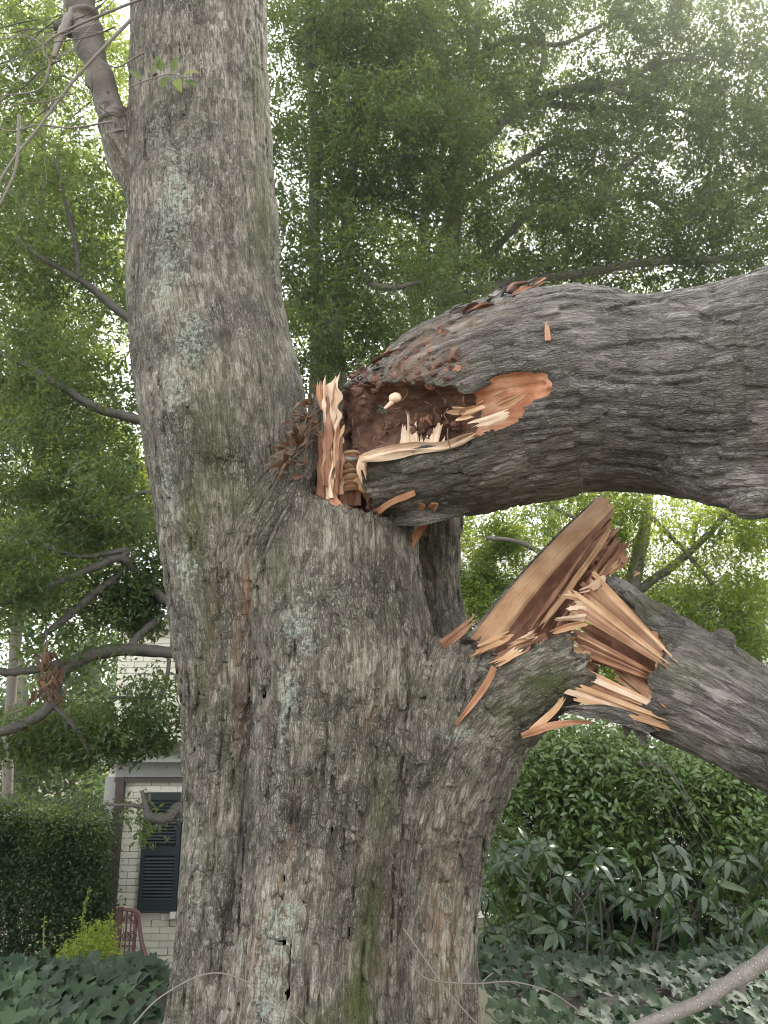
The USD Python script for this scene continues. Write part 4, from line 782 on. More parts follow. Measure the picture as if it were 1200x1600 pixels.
# ------------------------------------------------------------------ trees behind
tree('background_tree', 'tall grey-trunked tree with long branches spreading right above the torn limb', None,
     [[(702, 1400, 26, 11), (698, 800, 24, 11), (700, 520, 21, 11), (694, 440, 20, 11), (706, 350, 17, 11), (718, 250, 15, 11), (715, 170, 13, 11), (733, 95, 10, 11), (748, 20, 8, 11), (755, -60, 6, 11)]],
     [[(717, 165, 8, 11), (690, 90, 7, 10.9), (672, 55, 6, 10.8), (655, -10, 4, 10.7)], [(716, 260, 9, 11), (774, 201, 9, 10.8), (810, 169, 8, 10.7), (875, 140, 7, 10.5), (960, 133, 6, 10.3), (1031, 98, 4, 10.2), (1100, 90, 3, 10)],
      [(800, 175, 6, 10.7), (842, 162, 6, 10.8), (920, 168, 5, 10.9), (985, 172, 4, 11), (1060, 200, 3, 11)], [(700, 420, 9, 11), (760, 400, 7, 10.8), (849, 312, 6, 10.5), (901, 325, 6, 10.4), (960, 309, 5, 10.3), (1005, 305, 5, 10.2), (1063, 331, 4, 10.1), (1122, 292, 3, 10)],
      [(712, 320, 7, 11), (800, 262, 6, 11), (855, 228, 5, 11), (910, 208, 5, 11), (960, 214, 3, 11)], [(735, 90, 5, 11), (800, 60, 5, 10.8), (870, 70, 4, 10.7), (940, 40, 3, 10.5)], [(700, 470, 9, 11), (800, 440, 8, 10.5), (920, 425, 7, 10), (1018, 409, 7, 9.8), (1122, 406, 6, 9.6), (1200, 393, 5, 9.5), (1290, 360, 4, 9.4)],
      [(820, 165, 4, 10.7), (850, 90, 4, 10.6), (845, 60, 3, 10.5), (820, 20, 2, 10.4)], [(940, 133, 4, 10.3), (1020, 160, 3, 10.2), (1100, 180, 2, 10.1)], [(930, 315, 4, 10.3), (990, 250, 3, 10.2), (1060, 210, 2, 10)]],
     [(720, 60, 11, 172, 138, 1.6, 640), (900, 60, 10.6, 229, 126, 1.8, 976), (1090, 90, 10.4, 195, 149, 1.8, 945), (830, 230, 10.8, 218, 126, 1.6, 854), (1040, 270, 10.4, 218, 126, 1.6, 854), (760, 400, 10.8, 172, 126, 1.5, 655), (960, 390, 10.2, 241, 92, 1.4, 732), (1150, 400, 9.8, 138, 103, 1.3, 396), (1200, 200, 10, 126, 206, 1.5, 640)],
     LEAF_MID, MEDIUM, FARBARK, 21, gap=0.38, gscale=1.3, scale=(.75, 1.2))
tree('background_tree', 'forked background tree with two slim trunks right beside the tall oak stem', None,
     [[(492, 1400, 16, 9.6), (494, 700, 13, 9.6), (496, 500, 11, 9.6), (490, 350, 9, 9.6), (492, 230, 8, 9.6), (484, 100, 6, 9.6), (480, -40, 4, 9.6)], [(530, 1400, 20, 9.7), (528, 700, 18, 9.7), (522, 540, 17, 9.7), (526, 450, 15, 9.7), (541, 400, 11, 9.7), (545, 310, 9, 9.7), (560, 200, 7, 9.7), (570, 60, 5, 9.7)]],
     [[(520, 490, 9, 9.7), (488, 462, 8, 9.5), (446, 480, 6, 9.3), (400, 500, 4, 9.2)], [(541, 400, 6, 9.7), (575, 440, 6, 9.5), (610, 450, 5, 9.3), (660, 440, 3, 9.2)], [(493, 240, 4, 9.6), (530, 180, 4, 9.4), (590, 120, 3, 9.2)], [(545, 320, 5, 9.7), (600, 270, 4, 9.6), (650, 230, 3, 9.5)]],
     [(500, 80, 9.6, 149, 149, 1.3, 701), (600, 60, 9.6, 161, 138, 1.3, 701), (520, 250, 9.5, 149, 126, 1.2, 610), (640, 240, 9.4, 149, 114, 1.2, 579), (500, 400, 9.3, 126, 103, 1.0, 319), (600, 460, 9.4, 172, 103, 1.2, 396), (520, 550, 9.2, 149, 80, 1.0, 305)],
     LEAF_MID, MEDIUM, FARBARK, 33, gap=0.38, gscale=1.3, scale=(.75, 1.2))
tree('background_tree', 'slender dark background tree rising behind the rotten hollow', None,
     [[(640, 1400, 12, 12.4), (645, 700, 11, 12.4), (650, 500, 10, 12.4), (660, 380, 8, 12.4), (668, 260, 7, 12.4), (664, 120, 5, 12.4), (670, -30, 4, 12.4)]],
     [[(652, 470, 5, 12.4), (600, 420, 4, 12.3), (570, 390, 3, 12.2)], [(664, 330, 5, 12.4), (720, 300, 4, 12.2), (780, 310, 3, 12)]],
     [(650, 130, 12.6, 195, 172, 1.3, 640), (700, 300, 12.6, 229, 138, 1.3, 640), (620, 480, 12.4, 206, 92, 1.2, 457), (820, 460, 12.4, 229, 69, 1.2, 366)],
     LEAF_SUN, MEDIUM, FARBARK, 45, gap=0.40, gscale=1.3, scale=(.75, 1.2))
tree('understory_tree', 'leafy understory tree behind the oak, its dark branches reaching left', None,
     [[(330, 1560, 30, 7.2), (335, 1250, 28, 7.2), (330, 1020, 26, 7.2), (322, 800, 22, 7.2), (330, 560, 18, 7.2), (320, 300, 12, 7.2), (330, 60, 8, 7.2)]],
     [[(322, 1022, 14, 7.1), (265, 1019, 10, 7), (200, 1015, 10, 6.9), (135, 1026, 11, 6.8), (95, 1055, 10, 6.7), (80, 1100, 9, 6.6), (30, 1135, 8, 6.5), (-40, 1150, 6, 6.4)], [(200, 1014, 6, 6.9), (225, 985, 6, 7), (255, 960, 5, 7.1)], [(135, 1026, 8, 6.8), (60, 1045, 7, 6.6), (0, 1050, 6, 6.5), (-50, 1040, 5, 6.4)],
      [(322, 965, 9, 7.1), (255, 935, 8, 7), (215, 895, 8, 6.9), (190, 872, 7, 6.8), (150, 885, 6, 6.7), (80, 915, 5, 6.6), (0, 945, 4, 6.5)], [(205, 885, 5, 6.9), (170, 910, 6, 6.8), (110, 960, 6, 6.7), (60, 1000, 4, 6.6)], [(190, 872, 5, 6.8), (195, 860, 5, 6.8), (130, 870, 4, 6.7), (70, 855, 3, 6.6)],
      [(326, 690, 9, 7.1), (222, 657, 8, 7), (150, 637, 7, 6.9), (90, 600, 6, 6.7), (30, 565, 5, 6.6), (-30, 540, 4, 6.5)], [(328, 560, 8, 7.1), (205, 500, 7, 6.9), (150, 455, 6, 6.8), (120, 435, 5, 6.7), (60, 400, 4, 6.6), (25, 372, 3, 6.5)], [(122, 435, 4, 6.7), (118, 380, 4, 6.7), (98, 300, 3, 6.6), (85, 250, 3, 6.5)],
      [(330, 1290, 10, 7.1), (283, 1262, 9, 6.9), (262, 1278, 8, 6.8), (235, 1278, 7, 6.7), (228, 1262, 5, 6.7), (222, 1235, 3, 6.7)], [(228, 1262, 3, 6.7), (200, 1258, 3, 6.6), (165, 1257, 2, 6.6)], [(320, 840, 5, 7.1), (240, 770, 4, 7), (160, 800, 3, 6.9), (60, 850, 2, 6.8)], [(265, 1030, 3, 6.9), (250, 1085, 3, 6.8), (170, 1090, 2, 6.7)],
      [(80, 1100, 4, 6.6), (120, 1140, 4, 6.6), (140, 1180, 3, 6.6)]],
     [(100, 330, 7.2, 150, 130, 1.1, 356), (70, 480, 7.4, 150, 120, 1.1, 388), (110, 610, 7.3, 140, 100, 1.1, 324), (60, 720, 7.3, 150, 100, 1.1, 356), (150, 800, 7.0, 110, 80, 1.0, 226), (70, 900, 7.0, 130, 80, 1.0, 248), (120, 1000, 6.9, 120, 60, .8, 60), (210, 1130, 6.9, 75, 60, .6, 80), (70, 1150, 6.9, 110, 50, .7, 198), (225, 1270, 6.8, 45, 30, .4, 12), (250, 1085, 6.9, 60, 50, .5, 36), (40, 200, 7.4, 110, 120, 1, 237), (215, 900, 7.35, 75, 85, .7, 540), (205, 1145, 7.0, 70, 28, .4, 60), (40, 60, 7.2, 120, 90, .9, 160)],
     LEAF_MID, MEDIUM, DTWIG, 57, gap=0.47, gscale=1.5, scale=(0.6, 1.0))
tree('background_tree', 'dense yellow-green tree filling the left edge behind the bare twigs', None,
     [[(22, 1500, 9, 11.5), (12, 1200, 8, 11.5), (30, 950, 8, 11.5), (70, 600, 8, 11.5), (60, 300, 8, 11.5), (80, 0, 5, 11.5)]],
     [[(52, 850, 6, 11.5), (120, 760, 5, 11.3), (190, 700, 4, 11.2)], [(64, 620, 6, 11.5), (140, 520, 5, 11.3), (200, 420, 3, 11.2)], [(60, 400, 6, 11.5), (10, 280, 5, 11.3), (-40, 200, 3, 11.2)]],
     [(90, 90, 11.5, 150, 90, 1.3, 469), (60, 300, 11.5, 170, 130, 1.3, 887), (120, 470, 11.5, 160, 110, 1.3, 783), (50, 640, 11.5, 170, 110, 1.3, 861), (140, 770, 11.5, 150, 100, 1.3, 861), (50, 880, 11.3, 150, 80, 1.2, 678)],
     LEAF_SUN, MEDIUM, FARBARK, 63, gap=0.45)
tree('background_tree', 'low leafy tree seen under the torn limb, beside the standing split slab', None,
     [[(1010, 1420, 16, 9.4), (1000, 1150, 14, 9.4), (985, 950, 12, 9.4), (1010, 800, 9, 9.4), (1020, 600, 6, 9.4)]],
     [[(990, 980, 6, 9.4), (900, 900, 5, 9.2), (820, 850, 4, 9), (760, 840, 3, 8.9)], [(988, 930, 7, 9.4), (1080, 860, 6, 9.2), (1150, 790, 5, 9), (1230, 740, 4, 8.9)], [(1010, 800, 5, 9.4), (1060, 850, 4, 9.2), (1120, 920, 3, 9)], [(985, 950, 5, 9.4), (920, 830, 4, 9.3), (860, 790, 3, 9.2)], [(1080, 860, 3, 9.2), (1100, 800, 3, 9.2), (1180, 830, 2, 9)]],
     [(790, 850, 9.2, 110, 100, .9, 640), (760, 920, 9.4, 70, 80, .6, 300), (950, 1050, 9.5, 90, 70, .5, 300), (900, 900, 9.6, 160, 100, .6, 420), (1130, 950, 9.4, 130, 60, .6, 220), (880, 800, 9.2, 130, 70, .9, 432), (1060, 830, 9.2, 130, 70, .9, 234), (1160, 900, 9, 110, 80, .8, 216), (1060, 960, 9.1, 110, 50, .7, 216), (760, 950, 9, 60, 60, .6, 216), (1180, 800, 9, 80, 60, .7, 198), (1140, 1000, 8.8, 110, 40, .6, 198)],
     LEAF_SUN, MEDIUM, FARBARK, 71, gap=0.43, scale=(0.55, 0.95))
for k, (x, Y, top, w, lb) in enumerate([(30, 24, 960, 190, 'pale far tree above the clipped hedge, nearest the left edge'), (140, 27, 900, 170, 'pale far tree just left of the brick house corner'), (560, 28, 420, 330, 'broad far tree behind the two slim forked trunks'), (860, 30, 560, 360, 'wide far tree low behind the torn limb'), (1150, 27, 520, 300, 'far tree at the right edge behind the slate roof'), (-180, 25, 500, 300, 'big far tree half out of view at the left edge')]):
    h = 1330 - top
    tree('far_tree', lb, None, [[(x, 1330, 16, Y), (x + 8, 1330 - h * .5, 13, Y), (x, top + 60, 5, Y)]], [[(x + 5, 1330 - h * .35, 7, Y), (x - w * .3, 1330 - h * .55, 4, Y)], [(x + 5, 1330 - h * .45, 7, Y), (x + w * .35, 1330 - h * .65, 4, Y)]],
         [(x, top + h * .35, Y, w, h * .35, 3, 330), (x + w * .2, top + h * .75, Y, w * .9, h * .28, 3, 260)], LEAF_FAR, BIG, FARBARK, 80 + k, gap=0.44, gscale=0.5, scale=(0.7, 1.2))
# ------------------------------------------------------------------ the painted brick house, railing, pale house at right
PAINT = plain('painted_brick', (0.56, 0.53, 0.44), 0.8, 0.16, 6, 0.5, 70)
MORTAR = plain('painted_mortar', (0.44, 0.42, 0.35), 0.9, 0.12, 9, 0.5, 80)
TRIM = plain('weathered_trim', (0.27, 0.27, 0.24), 0.7, 0.15, 5, 0.2, 50)
SHUT = plain('black_green_shutter', (0.012, 0.017, 0.018), 0.45, 0.3, 6, 0.2, 40)
PIPE = plain('dark_brown_downspout', (0.045, 0.032, 0.026), 0.5, 0.3, 6, 0.2, 40)
IRON = plain('rust_red_iron', (0.095, 0.045, 0.038), 0.6, 0.3, 20, 0.4, 90)
GLASS = plain('dark_window_glass', (0.012, 0.013, 0.014), 0.08, 0.1, 3, 0)
SLATE = plain('slate_roof', (0.16, 0.16, 0.16), 0.7, 0.3, 4, 0.4, 30)
WHITEWALL = plain('pale_siding', (0.62, 0.60, 0.53), 0.8, 0.08, 2, 0.2, 30)
HY = 10.0
hx0, hx1 = P(163, 1300, HY)[0], P(163, 1300, HY)[0] + 3.4
house = thing('brick_house', 'off-white painted brick house with a black louvred shutter, left of the oak trunk', 'house', ((hx0 + hx1) / 2, HY + 2, -2.4))
zs0, zs1 = -2.5, P(200, 985, HY)[2]
part('wall', box((hx0, HY + 0.02, zs0), (hx1, HY + 4, zs1)), MORTAR, house)
wz1, wz0 = P(240, 1238, HY)[2], P(240, 1422, HY)[2]; sx0 = P(221, 1350, HY)[0]; sx1 = P(281, 1350, HY)[0]; wx1 = sx1 + 0.95
ez0, ez1 = P(200, 1200, HY)[2], P(200, 1166, HY)[2]
rs = np.random.default_rng(9); far_bricks = []
def brick(x0, x1, z0, z1):
    y = HY - 0.012 + rs.normal() * 0.0025; e = 0.003
    lo, hi = np.array([x0 + e, y, z0 + e]), np.array([x1 - e, HY + .06, z1 - e])
    m = box(lo + rs.normal(size=3) * [.0015, 0, .0015], hi + rs.normal(size=3) * [.0015, 0, .0015])
    c = project(np.array([(x0 + x1) / 2, HY, (z0 + z1) / 2]))
    if 155 < c[0] < 288 and (1205 < c[1] < 1520 or 1015 < c[1] < 1165): part('brick', m, PAINT, wallp)
    else: far_bricks.append(m)
wallp = stage.GetPrimAtPath(str(house.GetPath()) + '/wall')
for r in range(int((zs1 - zs0) / .075)):
    z0 = zs0 + r * .075; x = hx0 - (0.108 if r % 2 else 0)
    while x < hx1:
        a, b = max(x, hx0), min(x + .215, hx1); x += .215
        if b - a < .02: continue
        if z0 + .07 > ez0 and z0 < ez1: continue
        if z0 + .07 > wz0 and z0 < wz1 and b > sx0 + .03 and a < wx1: 
            if a < sx0: b = sx0 + .03
            else: continue
        brick(a, b, z0, z0 + .075)
part('brick_courses', join(far_bricks), PAINT, wallp, kind='stuff')
part('coping', box((hx0 - .1, HY - .1, zs1 + .001), (hx1 + .1, HY + 4.1, zs1 + .12)), TRIM, house)
part('eave_board', box((hx0 - .12, HY - .30, ez0 + .09), (hx1, HY + .0, ez1 + .0)), TRIM, house)
part('frieze_board', box((hx0 + .1, HY - .05, ez0 - .1), (hx1, HY + .02, ez0 + .085)), TRIM, house)
part('gutter', box((hx0 - .15, HY - .40, ez1 - .05), (hx1, HY - .303, ez1 + .05)), PIPE, house)
part('moulding', box((hx0 + .1, HY - .09, ez0 - .16), (hx1, HY + .0, ez0 - .105)), PIPE, house)
dp = [P(197, 1190, HY - .1), P(190, 1230, HY - .1), P(183, 1360, HY - .1), P(176, 1480, HY - .1), P(172, 1540, HY - .1)]
dx = P(186, 1300, HY)[0]
part('downspout', box((dx - .055, HY - .10, zs0), (dx + .045, HY - .02, ez0 - .1)), PIPE, house)
part('corner_board', box((hx0 - .03, HY - .03, zs0), (hx0 + .13, HY - .005, ez0 - .1)), TRIM, house)
w = part('window', box((sx1 + .01, HY - .01, wz0), (wx1, HY + .03, wz1)), GLASS, house)
for a, b, c, d in ((sx1 + .01, sx1 + .08, wz0, wz1), (wx1 - .07, wx1, wz0, wz1), (sx1 + .08, wx1 - .07, wz0, wz0 + .07), (sx1 + .08, wx1 - .07, wz1 - .07, wz1)):
    part('frame', box((a, HY - .04, c), (b, HY - .012, d)), TRIM, w)
part('sill', box((sx1 - .06, HY - .09, wz0 - .07), (wx1 + .06, HY, wz0 - .005)), WHITEWALL, w)
sh = part('shutter', box((sx0 + .01, HY - .03, wz0 + .01), (sx1 - .01, HY - .02, wz1 - .01)), SHUT, house)
for a, b, c, d in ((sx0, sx0 + .05, wz0, wz1), (sx1 - .05, sx1, wz0, wz1), (sx0 + .05, sx1 - .05, wz0, wz0 + .12), (sx0 + .05, sx1 - .05, wz1 - .08, wz1), (sx0 + .05, sx1 - .05, (wz0 + wz1) / 2 - .05, (wz0 + wz1) / 2 + .05)):
    part('shutter_rail', box((a, HY - .06, c), (b, HY - .032, d)), SHUT, sh)
ns = 30
for k in range(ns):
    z = wz0 + .13 + (wz1 - wz0 - .22) * k / ns
    if abs(z - (wz0 + wz1) / 2) < .06: continue
    m = trimesh.creation.box((sx1 - sx0 - .1, .006, .04)); m.apply_transform(trimesh.transformations.rotation_matrix(math.radians(-38), [1, 0, 0])); m.apply_translation(((sx0 + sx1) / 2, HY - .046, z + .01))
    part('slat', m, SHUT, sh)
# railing
RY = 8.4
rail = thing('iron_railing', 'rust-red wrought iron stair railing with scrolls, beside the brick house', 'railing', P(190, 1600, RY))
def rpx(pts, r, sides=6, name='bar'): part(name, tube([P(x, y, RY + o) for x, y, o in pts], [r * .75] * len(pts), sides), IRON, rail, True)
a, b = P(184, 1418, RY), P(196, 1418, RY)
part('post', box((a[0], RY - .035, -2.2), (a[0] + .05, RY + .025, a[2])), IRON, rail); c = P(213, 1424, RY)
part('post', box((c[0] - .014, RY - .014, -2.2), (c[0] + .014, RY + .014, c[2])), IRON, rail)
rpx([(192, 1421, 0), (204, 1422, 0), (217, 1425, 0)], .022, name='top_rail'); rpx([(190, 1478, 0), (213, 1479, 0)], .012)
rpx([(216, 1424, 0), (218, 1450, 0), (223, 1478, -.05), (232, 1502, -.1), (246, 1516, -.15), (264, 1517, -.2), (300, 1500, -.3)], .026, name='handrail')
for x, t, bt in ((199, 1424, 1600), (206, 1424, 1600), (222, 1482, 1600), (229, 1499, 1600), (237, 1511, 1600), (246, 1517, 1600), (255, 1518, 1600)):
    q0, q1 = P(x, t, RY - .05 * (x > 215)), P(x, bt, RY); part('baluster', tube([q0, [q0[0], q0[1], -2.2]], [.008, .008], 6), IRON, rail, True)
for x, y, s in ((198, 1437, 1), (208, 1436, -1), (197, 1464, 1), (207, 1463, -1)):
    th = np.linspace(0, 4.2 * np.pi, 16); rr = np.linspace(.048, .012, 16); c = P(x, y, RY - .02)
    part('scroll', tube([c + np.array([s * r_ * math.cos(t), 0, r_ * math.sin(t)]) for t, r_ in zip(th, rr)], [.006] * 16, 5, n=30), IRON, rail, True)
# pale house behind the shrubs
h2 = thing('pale_house', 'pale house with a grey slate roof glimpsed through shrubs at the right', 'house', P(1000, 1300, 17))
A, B = P(725, 1430, 16), P(1500, 925, 16); z0, z1 = A[2] - 1.2, B[2]
part('wall', box((A[0], 16, z0), (B[0], 21, z1)), WHITEWALL, h2)
zt = P(1100, 885, 17.5)[2]; E = .5
V = np.array([(A[0] - E, 15.6, z1 - .06), (B[0] + E, 15.6, z1 - .06), (B[0] + E, 18.5, zt + .8), (A[0] - E, 18.5, zt + .8), (B[0] + E, 21.4, z1 - .06), (A[0] - E, 21.4, z1 - .06)])
V = np.vstack([V + [0, 0, .12], V]); F = [(0, 1, 2), (0, 2, 3), (3, 2, 4), (3, 4, 5), (6, 8, 7), (6, 9, 8), (9, 10, 8), (9, 11, 10), (0, 6, 7), (0, 7, 1), (5, 4, 10), (5, 10, 11), (1, 7, 8), (1, 8, 2), (2, 8, 10), (2, 10, 4), (0, 3, 9), (0, 9, 6), (3, 5, 11), (3, 11, 9)]
part('roof', (V, np.array(F)), SLATE, h2); part('gutter', box((A[0] - E, 15.48, z1 - .02), (B[0] + E, 15.595, z1 + .09)), TRIM, h2)
for x0, x1, y0, y1 in ((1150, 1182, 975, 1085), (1035, 1065, 980, 1085), (850, 890, 1190, 1290)):
    p0, p1 = P(x0, y1, 16), P(x1, y0, 16); w = part('window', box((p0[0], 15.93, p0[2]), (p1[0], 15.995, p1[2])), GLASS, h2)
    part('sill', box((p0[0] - .05, 15.88, p0[2] - .09), (p1[0] + .05, 15.99, p0[2] - .005)), TRIM, w)
# ------------------------------------------------------------------ hedge, shrubs, ivy
rs = np.random.default_rng(77)
def leafy(t, leaves, mat, show=300, name='leaf', rest='foliage'):
    """leaves: [(mesh, pos, X, up, scale)]; the ones that show largest are parts of their own, the rest one part."""
    pos = np.array([l[1] for l in leaves]); px = project(pos); dep = (pos - CAM) @ FWD
    vis = (px[:, 0] > -20) & (px[:, 0] < 1220) & (px[:, 1] > -20) & (px[:, 1] < 1620)
    near = pos[:, 1]; order = np.argsort(np.where(vis, dep, 1e3 + dep)); big = set(order[:show].tolist())
    for i in order[:show]: part(name, place(*leaves[i]), mat, t, True)
    r = [place(*leaves[i]) for i in range(len(leaves)) if i not in big]
    if r: part(rest, join(r), mat, t, True, kind='stuff')
# clipped hedge at the left
hb = P(80, 1520, 8.2); hedge = thing('hedge', 'dark green clipped hedge with a square right end, at the left edge', 'hedge', (hb[0], hb[1], -2.3))
h0, h1 = P(-160, 1300, 8.2), P(150, 1300, 8.2); ztop = P(60, 1292, 8.2)[2]
n = 6000; p = np.column_stack([rs.uniform(h0[0], h1[0], n), 8.2 + rs.random(n) ** 2.2 * 1.2, rs.uniform(-2.2, ztop, n)])
face = rs.random(n); p[face < .25, 2] = ztop + rs.normal(size=(face < .25).sum()) * .04; p[face < .25, 1] = rs.uniform(8.2, 9.4, (face < .25).sum()); p[(face > .25) & (face < .4), 0] = h1[0] + rs.normal(size=((face > .25) & (face < .4)).sum()) * .04
p[:, 0] *= p[:, 1] / 8.2; p += (fbm(p * 2.2, 2, 4) - .5)[:, None] * np.array([.1, .3, .3])
scatter('foliage', hedge, TINY, LEAF_HEDGE, p, rs.normal(size=(n, 3)), unit(np.column_stack([rs.normal(size=n) * .4, -rs.random(n) * .8, np.ones(n)])), rs.uniform(.9, 1.5, n), None, rs)
p2 = p[p[:, 2] > ztop - .35][:420] + [0, -.06, .08]; scatter('young_growth', hedge, TINY, LEAF_MID, p2, rs.normal(size=(len(p2), 3)), unit(rs.normal(size=(len(p2), 3)) * .4 + [0, 0, 1]), rs.uniform(.7, 1.2, len(p2)), None, rs)
for x in np.linspace(h0[0], h1[0] - .1, 12): part('stem', tube([(x, 8.9, -2.3), (x + rs.normal() * .1, 8.8, -1), (x + rs.normal() * .2, 8.7, ztop - .2)], [.03, .025, .01], 6), DTWIG, hedge, True)
# low yellow-green shrub before the hedge
lb = P(150, 1500, 7.2); lime = thing('yellow_green_shrub', 'small bright yellow-green shrub with upright shoots, before the railing', 'shrub', (lb[0], lb[1], lb[2] - 1))
p = blobs(rs, [(140, 1482, 7.2, 42, 26, .3, 60), (120, 1500, 7.2, 30, 24, .3, 40), (165, 1470, 7.25, 20, 22, .2, 20), (160, 1540, 7.2, 60, 50, .3, 60)], gap=.3)
scatter('foliage', lime, SMALL, LEAF_LIME, p, rs.normal(size=(len(p), 3)) + [0, 0, .4], unit(rs.normal(size=(len(p), 3)) * .4 + [0, 0, 1]), rs.uniform(.5, .8, len(p)), None, rs)
for x0, y0, x1, y1 in ((122, 1470, 141, 1385), (70, 1500, 70, 1430), (128, 1460, 135, 1400), (170, 1470, 175, 1425)):
    q = [P(x0, y0 + 60, 7.1), P((x0 + x1) / 2 - 2, (y0 + y1) / 2, 7.1), P(x1, y1, 7.1)]; part('shoot', tube(q, [.006, .005, .003], 5), LEAF_LIME, lime, True)
    part('shoot_leaves', join([place(leaf(.035, .018, .3, .1, 1), q[1] + (q[2] - q[1]) * rs.uniform(-.4, 1), rvec(rs) + [0, 0, .3], rvec(rs) + [0, -.5, 1]) for _ in range(14)]), LEAF_LIME, lime, True, kind='stuff')
# dark shrub mass behind
kb_ = P(980, 1520, 9); laurel = thing('dark_shrub', 'dark evergreen shrub mass behind the glossy shrub, before the pale house', 'shrub', (kb_[0], kb_[1], -2.3))
crown(laurel, [(800, 1400, 8.9, 90, 130, .4, 240), (900, 1330, 8.9, 110, 150, .4, 330), (1030, 1350, 8.9, 120, 160, .4, 380), (1160, 1330, 8.9, 120, 180, .4, 420), (850, 1230, 8.9, 90, 70, .4, 120), (950, 1190, 9, 120, 50, .4, 90), (1150, 1180, 9, 120, 70, .4, 200), (1000, 1490, 8.8, 250, 60, .4, 320)], LEAF_HEDGE, MEDIUM, rs, gap=.4, gscale=1.4, name='foliage', seed=9)
for x in (800, 880, 960, 1050, 1130, 1200): part('stem', tube([P(x, 1560, 9), P(x + 8, 1400, 9), P(x - 10, 1250, 9)], [.03, .022, .01], 6), DTWIG, laurel, True)
# rhododendron: whorls of long leaves
rb = P(960, 1560, 6.6); rhodo = thing('rhododendron', 'rhododendron with whorls of long dark leathery leaves, right of the oak above the ivy', 'shrub', (rb[0], rb[1], -1.0))
RL = [leaf(.16, .05, .15, c, 4, .8) for c in (.2, .45, .7)]; leaves = []
whorls = [(940, 1395), (1035, 1400), (1060, 1440), (955, 1460), (985, 1345), (830, 1430), (870, 1455), (800, 1480), (905, 1500), (1130, 1490), (1150, 1450), (1010, 1500), (1085, 1500), (760, 1400), (790, 1345), (880, 1370), (1120, 1380), (1180, 1420), (930, 1350), (850, 1330)]
whorls += [(rs.uniform(750, 1240), rs.uniform(1310, 1530)) for _ in range(110)]
for k, (x, y) in enumerate(whorls):
    Y = rs.uniform(6.3, 6.7) if k < 20 else rs.uniform(6.5, 7.3); c = P(x, y, Y); ax = unit(np.array([rs.normal() * .35, -.6 + rs.normal() * .2, .7])); a1 = unit(np.cross(ax, rvec(rs))); a2 = np.cross(ax, a1); m = rs.integers(8, 12)
    for i in range(m):
        th = 2 * np.pi * i / m + rs.normal() * .15; el = rs.uniform(-.45, .5); X = unit((math.cos(th) * a1 + math.sin(th) * a2) * math.cos(el) + ax * math.sin(el) + [0, 0, -.25])
        leaves.append((RL[rs.integers(3)], c + X * .012, X, ax + rs.normal(size=3) * .2, rs.uniform(.55, 1.2) * (1.1 if k < 20 else .95)))
    if k < 40: part('stem', tube([c, c + [rs.normal() * .1, .1, -.35], c + [rs.normal() * .2, .25, -1.2]], [.006, .008, .014], 5), DTWIG, rhodo, True)
leafy(rhodo, leaves, LEAF_RHODO)
# glossy shrub behind and above it
sb = P(980, 1500, 8.0); holly = thing('glossy_shrub', 'tall glossy small-leaved evergreen shrub under the folded broken branch', 'shrub', (sb[0], sb[1], -2.0))
HL = [leaf(.075, .036, .22, c, 2, .7) for c in (.1, .3, .5)]; leaves = []
vol = [(840, 1300, 7.7, 110, 90, .5, 780), (960, 1270, 7.7, 130, 90, .5, 930), (1090, 1290, 7.6, 120, 110, .5, 900), (1180, 1330, 7.5, 90, 130, .5, 720), (820, 1220, 7.8, 60, 60, .4, 285), (900, 1200, 7.9, 90, 50, .4, 330), (1030, 1200, 7.9, 90, 40, .4, 195), (1160, 1230, 7.7, 90, 60, .4, 450), (790, 1390, 7.6, 60, 70, .4, 360), (850, 1185, 7.8, 90, 50, .5, 240), (900, 1150, 8.1, 110, 36, .4, 260), (1120, 1190, 8.2, 120, 50, .5, 260), (1010, 1165, 8.3, 150, 60, .5, 200), (950, 1180, 7.9, 120, 50, .5, 280), (1080, 1210, 7.7, 110, 40, .5, 220), (1190, 1450, 7.4, 60, 80, .4, 360)]
for c in blobs(rs, vol, gap=.43, gscale=1.6, seed=3):
    for _ in range(3):
        X = rs.normal(size=3) * [1, 1, .4] + [0, -.3, -.2]; leaves.append((HL[rs.integers(3)], c + rs.normal(size=3) * .035, X, rs.normal(size=3) * .4 + [0, -.5, 1], rs.uniform(.75, 1.2)))
leafy(holly, leaves, LEAF_HOLLY)
for k in range(26):
    x, y, Y = rs.uniform(770, 1200), rs.uniform(1170, 1300), rs.uniform(7.5, 8); c = P(x, y, Y); part('stem', tube([c, c + [rs.normal() * .15, .1, -.5], c + [rs.normal() * .3, .1, -1.3], [c[0] + rs.normal() * .3, 8, -2.2]], [.004, .008, .012, .018], 5), TWIG, holly, True)
for k in range(5):      # arching bare twigs under the broken branch
    x0, x1 = rs.uniform(985, 1030), rs.uniform(1040, 1120); part('twig', tube([P(x0, rs.uniform(1175, 1195), 7.3), P((x0 + x1) / 2, rs.uniform(1195, 1215), 7.2), P(x1, rs.uniform(1240, 1290), 7.1), P(x1 + 60, rs.uniform(1330, 1420), 7.2)], [.005, .005, .004, .002], 5), DTWIG, holly, True)
